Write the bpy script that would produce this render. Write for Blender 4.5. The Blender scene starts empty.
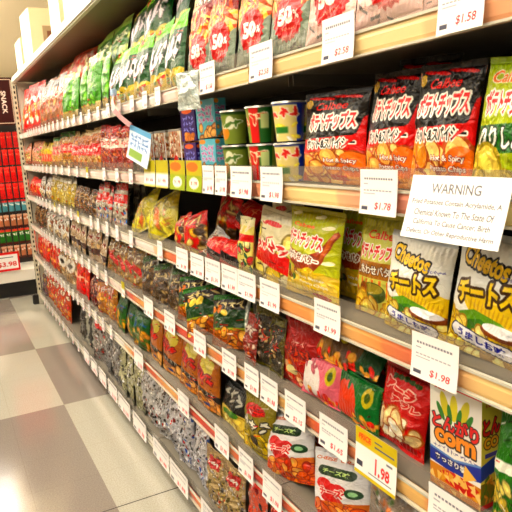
import bpy, bmesh, math, random
import numpy as np
from mathutils import Vector, Matrix

random.seed(7)
COL = bpy.context.scene.collection
PI = math.pi

# ------------------------------------------------------------------ camera (measured from the vanishing points)
YAW, PITCH, ROLL, FPX, EYE = 27.013, 10.816, -3.3097, 602.1, 1.5
X = 0.735                       # front plane of the shelving


def cam_rows():
    y, p, r = (math.radians(a) for a in (YAW, PITCH, ROLL))
    fw = np.array([math.sin(y) * math.cos(p), math.cos(y) * math.cos(p), -math.sin(p)])
    rt = np.array([math.cos(y), -math.sin(y), 0.0])
    up = np.cross(rt, fw)
    rt2 = math.cos(r) * rt + math.sin(r) * up
    up2 = -math.sin(r) * rt + math.cos(r) * up
    return np.array([rt2, up2, fw])


CM = cam_rows()
cam_data = bpy.data.cameras.new('camera')
cam = bpy.data.objects.new('camera', cam_data)
COL.objects.link(cam)
bpy.context.scene.camera = cam
cam_data.sensor_width = 36
cam_data.lens = FPX / 512 * 36
cam_data.clip_start = 0.05
m = Matrix.Identity(4)
for i in range(3):
    m[i][0], m[i][1], m[i][2] = CM[0][i], CM[1][i], -CM[2][i]
m[2][3] = EYE
cam.matrix_world = m
cam_data.dof.use_dof = True
cam_data.dof.focus_distance = 1.45
cam_data.dof.aperture_fstop = 32.0


def yat(px, z, x=X + 0.03):
    """distance down the aisle of the point of the shelf front seen in column px at height z"""
    a = CM[2] * (px - 256) - FPX * CM[0]
    return float(-(a @ np.array([x, 0, z - EYE])) / a[1])


def zat(px, py, x=X + 0.03):
    r = CM.T @ np.array([(px - 256) / FPX, -(py - 256) / FPX, 1.0])
    return float(EYE + r[2] / r[0] * x)


# ------------------------------------------------------------------ materials
def new_mat(name):
    mt = bpy.data.materials.new(name)
    mt.use_nodes = True
    nt = mt.node_tree
    return mt, nt, nt.nodes['Principled BSDF']


def printed(name, rough, bump=0.0, scale=60.0, coat=0.0, metal=True, spec=0.5):
    mt, nt, b = new_mat(name)
    at = nt.nodes.new('ShaderNodeAttribute')
    at.attribute_name = 'art'
    nt.links.new(at.outputs['Color'], b.inputs['Base Color'])
    if metal:
        nt.links.new(at.outputs['Alpha'], b.inputs['Metallic'])
    b.inputs['Roughness'].default_value = rough
    b.inputs['Specular IOR Level'].default_value = spec
    b.inputs['Coat Weight'].default_value = coat
    b.inputs['Coat Roughness'].default_value = 0.12
    if bump:
        tc = nt.nodes.new('ShaderNodeTexCoord')
        oi = nt.nodes.new('ShaderNodeObjectInfo')
        ad = nt.nodes.new('ShaderNodeVectorMath')
        nz = nt.nodes.new('ShaderNodeTexNoise')
        nz.inputs['Scale'].default_value = scale
        nz.inputs['Detail'].default_value = 3
        nz.inputs['Distortion'].default_value = 1.2
        bp = nt.nodes.new('ShaderNodeBump')
        bp.inputs['Strength'].default_value = bump
        bp.inputs['Distance'].default_value = 0.01
        nt.links.new(tc.outputs['Object'], ad.inputs[0])
        nt.links.new(oi.outputs['Random'], ad.inputs[1])
        nt.links.new(ad.outputs[0], nz.inputs['Vector'])
        nt.links.new(nz.outputs['Fac'], bp.inputs['Height'])
        nt.links.new(bp.outputs['Normal'], b.inputs['Normal'])
        nt.links.new(bp.outputs['Normal'], b.inputs['Coat Normal'])
    return mt


def plain(name, col, rough=0.5, metallic=0.0, noise=0.0, nscale=20.0, emit=0.0):
    mt, nt, b = new_mat(name)
    c = tuple(pow(v, 2.2) for v in col) + (1,)
    b.inputs['Base Color'].default_value = c
    b.inputs['Roughness'].default_value = rough
    b.inputs['Metallic'].default_value = metallic
    if noise:
        nz = nt.nodes.new('ShaderNodeTexNoise')
        nz.inputs['Scale'].default_value = nscale
        nz.inputs['Detail'].default_value = 4
        mx = nt.nodes.new('ShaderNodeMixRGB')
        mx.inputs[1].default_value = c
        mx.inputs[2].default_value = tuple(v * (1 - noise) for v in c[:3]) + (1,)
        tc = nt.nodes.new('ShaderNodeTexCoord')
        nt.links.new(tc.outputs['Object'], nz.inputs['Vector'])
        nt.links.new(nz.outputs['Fac'], mx.inputs[0])
        nt.links.new(mx.outputs[0], b.inputs['Base Color'])
    if emit:
        b.inputs['Emission Color'].default_value = c
        b.inputs['Emission Strength'].default_value = emit
    return mt


FILM = printed('printed_film', 0.3, 0.6, 38, 0.12, spec=.3)
FOIL = printed('crinkled_cellophane', 0.16, 1.0, 55, 0.4, spec=.4)
CARD = printed('printed_card', 0.6, 0, metal=False, spec=0.2)
CARTON = printed('printed_carton', 0.35, 0, coat=0.2, metal=False)
RAIL = printed('printed_rail_strip', 0.5, 0, metal=False, spec=.25)
SHELFM = plain('grey_shelf_steel', (.56, .53, .47), .45, .2, .2)
STEEL = plain('cream_powder_coated_steel', (.80, .78, .70), .4, 0, .12)
DARKBACK = plain('dark_back_panel', (.12, .10, .08), .6, 0, .3, 8)
BROWN = plain('brown_canopy_underside', (.46, .39, .28), .45, 0, .25, 6)
WHITE = plain('white_painted_edge', (.93, .91, .86), .4)
BLACK = plain('black_plastic', (.06, .06, .06), .4)
CHROME = plain('chrome_wire', (.75, .75, .75), .2, 1.0)
LID = plain('clear_foil_lid', (.8, .8, .78), .25, .6)
BLUEF = plain('pale_blue_plastic', (.62, .74, .86), .3)


def clear_mat(name, tint, alpha, rough=0.12):
    mt, nt, b = new_mat(name)
    b.inputs['Base Color'].default_value = tuple(pow(v, 2.2) for v in tint) + (1,)
    b.inputs['Roughness'].default_value = rough
    b.inputs['Alpha'].default_value = alpha
    b.inputs['Coat Weight'].default_value = 0.5
    return mt


CLEAR = clear_mat('clear_plastic', (.55, .52, .47), .26)
WRAP = clear_mat('clear_wrap', (.9, .9, .9), .25, .08)


# ------------------------------------------------------------------ glyphs
_glyph = {}


def glyph_tris(s, bold=0.0):
    k = (s, bold)
    if k not in _glyph:
        cu = bpy.data.curves.new('t', 'FONT')
        cu.body = s
        cu.offset = bold
        cu.resolution_u = 3
        ob = bpy.data.objects.new('t', cu)
        COL.objects.link(ob)
        dg = bpy.context.evaluated_depsgraph_get()
        me = ob.evaluated_get(dg).to_mesh()
        me.calc_loop_triangles()
        v = np.array([(a.co.x, a.co.y) for a in me.vertices]) if len(me.vertices) else np.zeros((0, 2))
        t = np.array([list(a.vertices) for a in me.loop_triangles], dtype=int)
        ob.evaluated_get(dg).to_mesh_clear()
        bpy.data.objects.remove(ob)
        bpy.data.curves.remove(cu)
        if len(v):
            mn, mx = v.min(0), v.max(0)
            v = (v - (mn + mx) / 2)
            _glyph[k] = (v, t, mx - mn)
        else:
            _glyph[k] = (v, t, np.array([1, 1]))
    return _glyph[k]


# ------------------------------------------------------------------ a painter on a numpy canvas, coordinates 0..1 from the top left
class Art:
    SS = 2

    def __init__(s, w, h, base=(1, 1, 1), metal=0.0, seed=0):
        s.w, s.h = w * s.SS, h * s.SS
        s.c = np.zeros((s.h, s.w, 4), dtype=np.float32)
        s.c[:, :, :3] = base
        s.c[:, :, 3] = metal
        s.R = random.Random(seed)
        yy, xx = np.mgrid[0:s.h, 0:s.w]
        s.xx, s.yy = (xx + .5) / s.w, (yy + .5) / s.h
        s.asp = w / h

    def put(s, mask, col, metal=0.0):
        s.c[mask, :3] = col
        s.c[mask, 3] = metal

    def grad(s, y0, y1, c0, c1, metal=0.0):
        t = np.clip((s.yy - y0) / max(1e-6, y1 - y0), 0, 1)
        mk = (s.yy >= y0) & (s.yy <= y1)
        col = np.array(c0)[None, None] * (1 - t[..., None]) + np.array(c1)[None, None] * t[..., None]
        s.c[mk, :3] = col[mk]
        s.c[mk, 3] = metal

    def rect(s, x0, y0, x1, y1, col, metal=0.0, slant=0.0):
        yy = s.yy - slant * (s.xx - .5)
        s.put((s.xx >= x0) & (s.xx <= x1) & (yy >= y0) & (yy <= y1), col, metal)

    def ell(s, cx, cy, rx, ry, col, rot=0.0, metal=0.0):
        dx, dy = (s.xx - cx) * s.asp, s.yy - cy
        c, n = math.cos(rot), math.sin(rot)
        a, b = dx * c + dy * n, -dx * n + dy * c
        s.put((a / (rx * s.asp)) ** 2 + (b / ry) ** 2 <= 1, col, metal)

    def pill(s, cx, cy, rx, ry, col, rot=0.0):
        dx, dy = (s.xx - cx) * s.asp, s.yy - cy
        c, n = math.cos(rot), math.sin(rot)
        a, b = dx * c + dy * n, -dx * n + dy * c
        q = np.maximum(np.abs(a) - (rx * s.asp - ry), 0)
        s.put(q ** 2 + b ** 2 <= ry ** 2, col)

    def poly(s, pts, col, metal=0.0):
        ins = np.zeros(s.xx.shape, bool)
        n = len(pts)
        for i in range(n):
            (x0, y0), (x1, y1) = pts[i], pts[(i + 1) % n]
            if y0 == y1:
                continue
            cr = ((s.yy > y0) != (s.yy > y1)) & (s.xx < (x1 - x0) * (s.yy - y0) / (y1 - y0) + x0)
            ins ^= cr
        s.put(ins, col, metal)

    def text(s, st, cx, cy, w, h, col, out=None, ow=0.0, rot=0.0, shear=0.0, bold=0.0):
        v, t, sz = glyph_tris(st, bold)
        if not len(t):
            return
        P = v / sz * np.array([w * s.w, h * s.h])
        P[:, 0] += shear * P[:, 1]
        c, n = math.cos(rot), math.sin(rot)
        P = np.stack([P[:, 0] * c - P[:, 1] * n, P[:, 0] * n + P[:, 1] * c], 1)
        P = np.stack([P[:, 0] + cx * s.w, cy * s.h - P[:, 1]], 1)
        mask = np.zeros((s.h, s.w), bool)
        for tri in t:
            a, b, d = P[tri[0]], P[tri[1]], P[tri[2]]
            x0, x1 = int(max(0, min(a[0], b[0], d[0]))), int(min(s.w - 1, max(a[0], b[0], d[0]))) + 1
            y0, y1 = int(max(0, min(a[1], b[1], d[1]))), int(min(s.h - 1, max(a[1], b[1], d[1]))) + 1
            if x1 <= x0 or y1 <= y0:
                continue
            gy, gx = np.mgrid[y0:y1, x0:x1]
            gx = gx + .5
            gy = gy + .5
            e0 = (b[0] - a[0]) * (gy - a[1]) - (b[1] - a[1]) * (gx - a[0])
            e1 = (d[0] - b[0]) * (gy - b[1]) - (d[1] - b[1]) * (gx - b[0])
            e2 = (a[0] - d[0]) * (gy - d[1]) - (a[1] - d[1]) * (gx - d[0])
            mask[y0:y1, x0:x1] |= ((e0 >= 0) & (e1 >= 0) & (e2 >= 0)) | ((e0 <= 0) & (e1 <= 0) & (e2 <= 0))
        if out is not None:
            k = max(1, int(round(ow * s.w)))
            mo = mask.copy()
            for dx in range(-k, k + 1):
                for dy in range(-k, k + 1):
                    if dx * dx + dy * dy <= k * k + 1:
                        mo |= np.roll(np.roll(mask, dx, 1), dy, 0)
            s.put(mo, out)
        s.put(mask, col)

    def bits(s, x0, y0, x1, y1, n, cols, size=.06, asp=.6, edge=None, metal=0.0):
        for _ in range(n):
            cx, cy = s.R.uniform(x0, x1), s.R.uniform(y0, y1)
            r = size * s.R.uniform(.6, 1.3)
            ro = s.R.uniform(0, PI)
            c = s.R.choice(cols)
            ra = r * s.asp if s.asp < 1 else r
            if edge is not None:
                s.ell(cx, cy, r * 1.18, ra * asp * 1.25, edge, ro, metal)
            s.ell(cx, cy, r, ra * asp, c, ro, metal)
            c2 = tuple(min(1, v * 1.12 + .03) for v in c)
            s.ell(cx - r * .2, cy - ra * asp * .2, r * .5, ra * asp * .4, c2, ro, metal)

    def sticks(s, x0, y0, x1, y1, n, cols, ln=.2, th=.03):
        for _ in range(n):
            s.ell(s.R.uniform(x0, x1), s.R.uniform(y0, y1), ln * s.R.uniform(.6, 1), th * s.asp * s.R.uniform(.8, 1.3), s.R.choice(cols), s.R.uniform(0, PI))

    def scrawl(s, x0, x1, cy, h, n, col, out=None):
        """a row of brush strokes where the photograph shows lettering too small to read"""
        for pas in ((out, .022), (col, 0)) if out is not None else ((col, 0),):
            st = s.R.getstate()
            for i in range(n):
                bx = x0 + (x1 - x0) * (i + .5) / n
                for _ in range(3):
                    s.ell(bx + s.R.uniform(-.25, .25) * (x1 - x0) / n, cy + s.R.uniform(-.35, .35) * h,
                          (x1 - x0) / n * .42 + pas[1], h * .11 + pas[1], pas[0], s.R.choice((0, PI / 2, .7, -.6)))
            if pas[0] is out and out is not None:
                s.R.setstate(st)

    def clutter(s, n, cols=((.96, .94, .9), (.12, .08, .06), (.8, .15, .1)), y0=.08, y1=.95):
        """small print: short thin strokes"""
        for _ in range(n):
            x, y, l = s.R.uniform(.04, .8), s.R.uniform(y0, y1), s.R.uniform(.04, .18)
            s.rect(x, y, x + l, y + .008 + .012 * s.R.random(), s.R.choice(cols), slant=s.R.uniform(-.3, .3))

    def done(s):
        c = s.c.reshape(s.h // s.SS, s.SS, s.w // s.SS, s.SS, 4).mean(axis=(1, 3))
        q = np.clip(c[:, :, :3], 0, 1) ** 2.55
        l = q.mean(axis=2, keepdims=True)
        c[:, :, :3] = np.clip(l + (q - l) * 1.15, 0, 1)
        return c      # rows from the top


# ------------------------------------------------------------------ meshes from grids
def grid_mesh(name, parts, mat, smooth=True):
    """parts: list of (P[nv,nu,3], C[nv,nu,4])"""
    V, F, CC = [], [], []
    off = 0
    for P, C in parts:
        nv, nu = P.shape[:2]
        V.append(P.reshape(-1, 3))
        CC.append(np.broadcast_to(C, (nv, nu, 4)).reshape(-1, 4))
        i = np.arange(nv * nu).reshape(nv, nu) + off
        q = np.stack([i[:-1, :-1], i[1:, :-1], i[1:, 1:], i[:-1, 1:]], -1).reshape(-1, 4)
        F.append(q)
        off += nv * nu
    V, F, CC = np.concatenate(V), np.concatenate(F), np.concatenate(CC)
    me = bpy.data.meshes.new(name)
    me.vertices.add(len(V))
    me.vertices.foreach_set('co', V.astype(np.float32).ravel())
    me.loops.add(len(F) * 4)
    me.loops.foreach_set('vertex_index', F.astype(np.int32).ravel())
    me.polygons.add(len(F))
    me.polygons.foreach_set('loop_start', np.arange(0, len(F) * 4, 4, dtype=np.int32))
    me.polygons.foreach_set('loop_total', np.full(len(F), 4, dtype=np.int32))
    me.polygons.foreach_set('use_smooth', np.full(len(F), smooth))
    me.update(calc_edges=True)
    at = me.color_attributes.new('art', 'FLOAT_COLOR', 'POINT')
    at.data.foreach_set('color', CC.astype(np.float32).ravel())
    me.materials.append(mat)
    me.validate()
    return me


def ridges(x, z, rs, n, freq):
    o = np.zeros_like(x)
    for _ in range(n):
        a = rs.uniform(0, PI)
        fq = freq * rs.uniform(.5, 1.6)
        o += 1 - 2 * np.abs(np.sin(fq * (x * math.cos(a) + z * math.sin(a)) + rs.uniform(0, 6) + .8 * np.sin(fq * .6 * (x * math.sin(a) - z * math.cos(a)) + rs.uniform(0, 6)))) ** .7
    return o / n


def pouch_meshes(name, w, h, d, art, mat, seed, crumple=.003, square=2.6):
    """pillow pouch standing on its lower seal, printed front towards -Y; returns body, top seal, bottom seal"""
    rs = random.Random(seed)
    C = art
    nv, nu = C.shape[:2]
    k = max(2, int(nv * .055))
    sh = h * k / nv
    body = C[k:nv - k]
    bv = body.shape[0]
    u = np.linspace(-1, 1, nu)[None, :].repeat(bv, 0)
    v = np.linspace(1, 0, bv)[:, None].repeat(nu, 1)

    def shell(u, v, side, amp):
        prof = np.clip(np.sin(PI * np.clip(v, 0, 1)), 0, 1) ** .55
        tu = np.clip(1 - np.abs(u) ** square, 0, 1) ** .65
        t = d / 2 * prof * tu
        hw = w / 2 * (1 - .07 * np.sin(PI * v) ** .8)
        x = u * hw
        z = sh + v * (h - 2 * sh)
        edge = np.clip(np.minimum(1 - np.abs(u), np.minimum(v, 1 - v) * 2) * 6, 0, 1)
        ed = np.exp(-np.minimum(v, 1 - v) * h / .02)
        r = ridges(x, z, rs, 5, 70) * amp * edge + ridges(x, z, rs, 3, 26) * amp * 1.5 * edge
        pl = np.sin(u * w * 260 + seed) * .0016 * ed * np.clip(np.minimum(v, 1 - v) * 30, 0, 1)
        y = side * (t + r + pl)
        return np.stack([x, y, z], -1)
    F = shell(u, v, -1, crumple)
    # welded outline: same edge for front and back
    ub = np.linspace(-1, 1, 13)[None, :].repeat(15, 0)
    vb = np.linspace(1, 0, 15)[:, None].repeat(13, 1)
    B = shell(ub, vb, 1, crumple)[:, ::-1]
    bc = body.mean(axis=(0, 1)) * np.array([.8, .8, .8, 1])
    bod = grid_mesh(name + '_pouch', [(F, body), (B, np.broadcast_to(bc, (15, 13, 4)))], mat)

    def seal(rows, z0, z1, nm):
        n2 = nu
        uu = np.linspace(-1, 1, n2)
        zz = np.linspace(z1, z0, rows.shape[0])
        x = np.broadcast_to(uu * w / 2, (rows.shape[0], n2))
        y = .0012 * np.sin(zz[:, None] * 2200) + .0035 * np.sin(uu * 4 + seed)[None, :] * np.linspace(1 if nm == 't' else 0, 0 if nm == 't' else 1, rows.shape[0])[:, None]
        z = np.broadcast_to(zz[:, None], (rows.shape[0], n2)).copy()
        zig = .0018 * (np.arange(n2) % 2)
        if nm == 't':
            z[0] -= zig
        else:
            z[-1] += zig
        P = np.stack([x, y, z], -1)
        P2 = P[:, ::-1].copy()
        P2[..., 1] += .0008
        return grid_mesh(name + '_seal', [(P, rows), (P2, rows[:, ::-1])], mat)
    top = seal(C[:k + 1], h - sh, h, 't')
    bot = seal(C[nv - k - 1:], 0, sh, 'b')
    return bod, top, bot


def card_mesh(name, w, h, art, mat, th=.0012, curl=0.0):
    nv, nu = art.shape[:2]
    x = np.linspace(-w / 2, w / 2, nu)[None, :].repeat(nv, 0)
    z = np.linspace(h, 0, nv)[:, None].repeat(nu, 1)
    y = -curl * (np.abs(z / h - .5) * 2) ** 2
    P = np.stack([x, y - th, z], -1)
    xb = np.linspace(w / 2, -w / 2, 3)[None, :].repeat(9, 0)
    zb = np.linspace(h, 0, 9)[:, None].repeat(3, 1)
    B = np.stack([xb, -curl * (np.abs(zb / h - .5) * 2) ** 2, zb], -1)
    m = art.mean(axis=(0, 1))
    return grid_mesh(name, [(P, art), (B, np.broadcast_to(m, (9, 3, 4)))], mat, False)


def link(me, name, parent=None, **props):
    o = bpy.data.objects.new(name, me)
    COL.objects.link(o)
    if parent is not None:
        o.parent = parent
    for k, v in props.items():
        o[k] = v
    return o


def box_into(bm, c, s, rot=None):
    r = bmesh.ops.create_cube(bm, size=1)
    mt = Matrix.Translation(c) @ (rot.to_4x4() if rot is not None else Matrix.Identity(4)) @ Matrix.Diagonal((*s, 1))
    bmesh.ops.transform(bm, matrix=mt, verts=r['verts'])
    return r['verts']


def boxes(name, lst, mat, parent=None, bevel=0.0, **props):
    bm = bmesh.new()
    for b in lst:
        c, s = b[0], b[1]
        box_into(bm, c, s, b[2] if len(b) > 2 else None)
    if bevel:
        bmesh.ops.bevel(bm, geom=list(bm.edges), offset=bevel, segments=2, affect='EDGES')
    me = bpy.data.meshes.new(name)
    bm.to_mesh(me)
    bm.free()
    me.materials.append(mat)
    return link(me, name, parent, **props)


# ------------------------------------------------------------------ the artwork of each kind of packet
TAN, ORG, YEL, RED, WHT, BLK = (.93, .68, .36), (.9, .42, .14), (.95, .80, .25), (.80, .08, .08), (.97, .96, .92), (.05, .04, .04)


def art_hot(w, h, sd):
    a = Art(w, h, (.05, .035, .03), 0, sd)
    for i in range(4):
        a.ell(.2 + i * .2, .07 + .015 * (i % 2), .13, .016, (.80, .10, .07), .12)
    a.poly([(0, .62), (.5, .60), (1, .52), (1, 1), (0, 1)], (.72, .28, .12))
    a.rect(0, .5, 1, .66, (.86, .24, .10), slant=-.05)
    a.bits(.0, .7, 1, .98, 26, [(.93, .70, .42), (.88, .58, .30), (.96, .80, .52), (.90, .62, .34)], .17, .75, (.70, .36, .16))
    a.ell(.86, .78, .2, .13, (.92, .5, .22))
    a.text('Calbee', .5, .165, .52, .085, (.90, .13, .08), shear=.15, bold=.02)
    a.ell(.09, .13, .07, .05, (.75, .62, .15))
    a.text('ポテトチップス', .53, .33, .76, .19, (.90, .10, .12), WHT, .022, rot=.04, bold=.035)
    a.text('ホット&スパイシー', .52, .565, .80, .11, BLK, WHT, .018, rot=.03, shear=.15, bold=.03)
    a.text('Hot & Spicy', .68, .75, .48, .06, WHT, (.55, .12, .06), .008, bold=.02)
    a.text('Potato Chips', .67, .83, .52, .055, WHT, (.55, .12, .06), .008, bold=.02)
    a.rect(.5, .9, .75, .955, (.80, .10, .08))
    a.poly([(.97, .3), (1, .28), (1, .48), (.74, .62), (.80, .56), (.93, .46)], (.86, .20, .12))
    return a.done()


def art_nori(w, h, sd):
    a = Art(w, h, (.70, .76, .22), 0, sd)
    a.rect(0, 0, 1, .1, (.62, .72, .25))
    a.text('Calbee', .45, .15, .6, .09, (.93, .5, .10), WHT, .006, shear=.15, bold=.02)
    a.text('ポテトチップス', .52, .335, .80, .19, (.88, .10, .14), WHT, .022, rot=.03, bold=.035)
    a.rect(0, .49, 1, .70, (.16, .42, .14), slant=-.05)
    a.text('のりしお', .5, .59, .8, .16, WHT, (.05, .2, .05), .02, bold=.04)
    a.bits(0, .76, 1, .98, 16, [(.92, .82, .42), (.86, .76, .36)], .17, .75, (.68, .6, .22))
    return a.done()


def art_butter(w, h, sd):
    a = Art(w, h, (.72, .74, .24), 0, sd)
    a.rect(0, 0, 1, .12, (.72, .70, .20))
    for (x, y) in ((.62, .09), (.8, .19), (.75, .42), (.86, .55), (.15, .08)):
        a.ell(x, y, .1, .018, (.97, .95, .80), -.15)
        a.ell(x + .04, y - .012, .06, .016, (.97, .95, .80))
    a.poly([(.02, .44), (.5, .52), (.72, .44), (.94, .20), (.98, .24), (.78, .56), (.66, .66), (.3, .68), (.05, .60)], (.62, .28, .08))
    a.poly([(.9, .22), (.96, .22), (.80, .5), (.74, .52)], (.78, .42, .14))
    a.text('Calbee', .36, .195, .44, .045, (.93, .45, .12), bold=.03, shear=.1)
    a.text('ポテトチップス', .40, .345, .74, .17, (.86, .10, .12), WHT, .02, rot=-.06, bold=.035)
    a.text('しあわせバター', .38, .545, .68, .085, (.55, .26, .06), WHT, .02, rot=-.05, bold=.04)
    a.rect(0, .68, 1, 1, (.80, .70, .26))
    a.bits(.3, .72, 1, .95, 12, [(.90, .78, .40), (.84, .72, .30)], .2, .7)
    a.bits(0, .68, .28, .82, 10, [(.25, .4, .12), (.5, .3, .12), (.9, .85, .6)], .06, .7)
    a.text('Soy Butter', .58, .76, .46, .04, WHT, bold=.02)
    a.text('Potato Chips', .60, .82, .5, .04, WHT, bold=.02)
    a.ell(.72, .93, .16, .03, (.82, .12, .08))
    return a.done()


def art_shiawase(w, h, sd):
    a = Art(w, h, (.80, .79, .42), 0, sd)
    a.rect(0, 0, .12, 1, (.74, .76, .34))
    a.text('Calbee', .6, .2, .62, .085, (.88, .26, .10), shear=.15, bold=.02)
    a.text('ポテトチップス', .53, .36, .82, .15, (.86, .08, .08), WHT, .016, bold=.04)
    a.rect(.0, .46, 1, .62, (.68, .46, .18))
    a.text('しあわせバター', .53, .54, .84, .09, WHT, (.4, .22, .08), .012, bold=.03)
    for i in range(7):
        a.rect(.06 + i * .14, .63, .11 + i * .14, .80, (.88, .50, .30))
    a.ell(.5, .76, .26, .10, (.30, .36, .16))
    a.ell(.5, .72, .2, .05, (.62, .56, .26))
    a.ell(.28, .72, .10, .05, (.55, .30, .12))
    a.bits(0, .85, 1, .98, 12, [(.93, .82, .46), (.86, .72, .34)], .16, .7, (.72, .52, .2))
    return a.done()


def art_cheese_corn(w, h, sd):
    a = Art(w, h, (.93, .93, .90), 0, sd)
    a.rect(0, 0, 1, .06, (.80, .82, .82))
    a.ell(.72, .6, .48, .13, (.92, .80, .20), .18)
    for i in range(14):
        a.ell(.35 + i * .05, .58 + .008 * i, .012, .085, (.84, .68, .10), .2)
    a.poly([(.02, .70), (.4, .60), (.75, .64), (.95, .72), (.7, .76), (.3, .76)], (.42, .62, .16))
    a.poly([(0, .76), (.5, .66), (.9, .74), (.5, .78)], (.25, .48, .12))
    a.rect(0, .78, 1, 1, (.80, .68, .22))
    a.bits(0, .80, 1, .98, 46, [(.93, .84, .45), (.84, .72, .26), (.96, .90, .58), (.72, .58, .16)], .09, .6, (.66, .50, .10))
    a.bits(0, .70, .22, .82, 10, [(.93, .84, .45), (.84, .72, .26)], .09, .6, (.66, .50, .10))
    a.ell(.78, .73, .26, .055, (.55, .30, .12), .05)
    a.ell(.76, .705, .22, .042, (.98, .98, .98), .05)
    a.text('Cheetos', .43, .225, .64, .155, (.95, .80, .10), BLK, .02, rot=-.12, shear=-.05, bold=.04)
    a.text('チートス', .52, .455, .74, .185, (.96, .84, .10), (.30, .20, .05), .03, rot=.10, shear=.1, bold=.05)
    a.scrawl(.68, .95, .30, .03, 6, (.5, .5, .7))
    a.pill(.48, .845, .42, .062, (.12, .16, .34), .10)
    a.pill(.48, .845, .405, .052, (.96, .96, .98), .10)
    a.text('うましお味', .49, .845, .62, .068, (.12, .18, .60), rot=-.10, bold=.04)
    return a.done()


def art_fries(base):
    def f(w, h, sd):
        a = Art(w, h, (.84, .76, .58), 0, sd)
        a.rect(0, .26, 1, .5, (.52, .11, .07), slant=-.1)
        a.scrawl(.12, .92, .20, .08, 6, WHT, (.35, .16, .10))
        a.scrawl(.4, .8, .30, .03, 5, WHT)
        a.rect(0, .62, 1, 1, base, .1)
        a.sticks(0, .36, 1, .66, 60, [(.93, .66, .26), (.88, .52, .16), (.95, .78, .42), (.84, .38, .10), (.70, .34, .10)], .22, .028)
        a.poly([(0, .70), (.2, .62), (.35, .70), (.6, .78), (1, .60), (1, 1), (0, 1)], base)
        n = 22
        pts = []
        for i in range(2 * n):
            r = .34 if i % 2 == 0 else .305
            t = PI * i / n
            pts.append((.58 + r * math.cos(t), .70 + r * a.asp * math.sin(t)))
        a.poly(pts, (.76, .05, .05))
        a.text('50', .54, .69, .36, .13, WHT, bold=.06)
        a.text('%', .79, .70, .10, .06, WHT, bold=.03)
        a.scrawl(.45, .74, .785, .02, 6, (.95, .7, .6))
        a.clutter(6, ((.3, .3, .3),), .88, .95)
        return a.done()
    return f


def art_script(w, h, sd):
    a = Art(w, h, (.05, .32, .14), 0, sd)
    a.rect(0, 0, 1, .24, (.45, .72, .18))
    a.bits(0, .02, .5, .2, 6, [(.8, .14, .1), (.95, .85, .6)], .1, .7)
    a.ell(.25, .88, .42, .20, (.76, .66, .24))
    a.ell(.8, .94, .38, .20, (.80, .70, .28))
    a.bits(.1, .8, .9, .96, 9, [(.35, .55, .15), (.75, .2, .1), (.3, .22, .14), (.85, .85, .8)], .07, .6)
    for pas, c, g in ((0, (.05, .04, .04), .03), (1, (.90, .86, .88), 0)):
        for i, (x, rr) in enumerate(((.14, .5), (.36, .3), (.60, .55), (.82, .4))):
            a.ell(x, .48 + .03 * math.sin(i * 2), .062 + g, .16 + g * .6, c, rr)
        a.ell(.46, .60, .30 + g, .028 + g * .5, c, -.45)
    a.ell(.84, .46, .05, .05, (.05, .22, .10))
    a.clutter(14)
    return a.done()


def art_gen(base=(.8, .2, .1), top=None, band=None, title=WHT, tout=None, snack=((.9, .6, .3),), sy=(.6, .97), metal=0.0, ty=.32, th=.2, n=4,
            spots=(), frame=None, ns=22, size=.12, bits2=None, win=None, stripe=None):
    def f(w, h, sd):
        a = Art(w, h, base, metal, sd)
        if win:
            a.rect(0, win[0], 1, win[1], win[2])
        if snack:
            a.bits(0, sy[0], 1, sy[1], ns, list(snack), size, .6, tuple(v * .6 for v in snack[0]), 0)
        if top:
            a.rect(0, 0, 1, .16, top, metal)
        if stripe:
            a.rect(stripe[0], 0, stripe[1], 1, stripe[2], metal)
        if band:
            a.rect(0, band[1], 1, band[2], band[0], slant=band[3] if len(band) > 3 else 0)
        for (c, x, y, rx, ry) in spots:
            a.ell(x, y, rx, ry, c)
        if title:
            a.scrawl(.1, .9, ty, th, n, title, tout)
        if bits2:
            a.bits(0, .05, 1, .95, bits2[1], list(bits2[0]), .035, .5)
        if w > 12:
            a.clutter(16, ((.96, .94, .9), (.12, .08, .06), (.8, .15, .1), tuple(v * .6 for v in base)))
        if frame:
            for q in ((0, 0, .09, 1), (.91, 0, 1, 1), (0, 0, 1, .1), (0, .93, 1, 1)):
                a.rect(*q, frame)
        return a.done()
    return f


def art_foil(cols, foil=(.80, .80, .80), label=None, nn=90, dark=.35):
    """see-through packet of small wrapped sweets: colour flecks and painted-in foil sparkle"""
    def f(w, h, sd):
        a = Art(w, h, foil, .25, sd)
        R = a.R
        for i in range(int(nn * 2.2)):
            c = R.choice(cols) if i % 3 else R.choice(((.97, .97, .97), (.10, .09, .08), (.92, .92, .94), (.3, .27, .24)))  # white and black specks paint in the sparkle of the foil
            g = R.uniform(.6, 1.15)
            a.ell(R.random(), R.random(), R.uniform(.012, .045), R.uniform(.008, .04), tuple(min(1, v * g) for v in c), R.uniform(-.5, .5), R.choice((0, .5)))
        a.rect(0, 0, 1, .09, tuple(min(1, v * 1.05) for v in foil), .6)
        if label:
            a.rect(.2, .12, .8, .3, label)
            a.scrawl(.25, .75, .21, .10, 3, WHT)
        return a.done()
    return f


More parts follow.
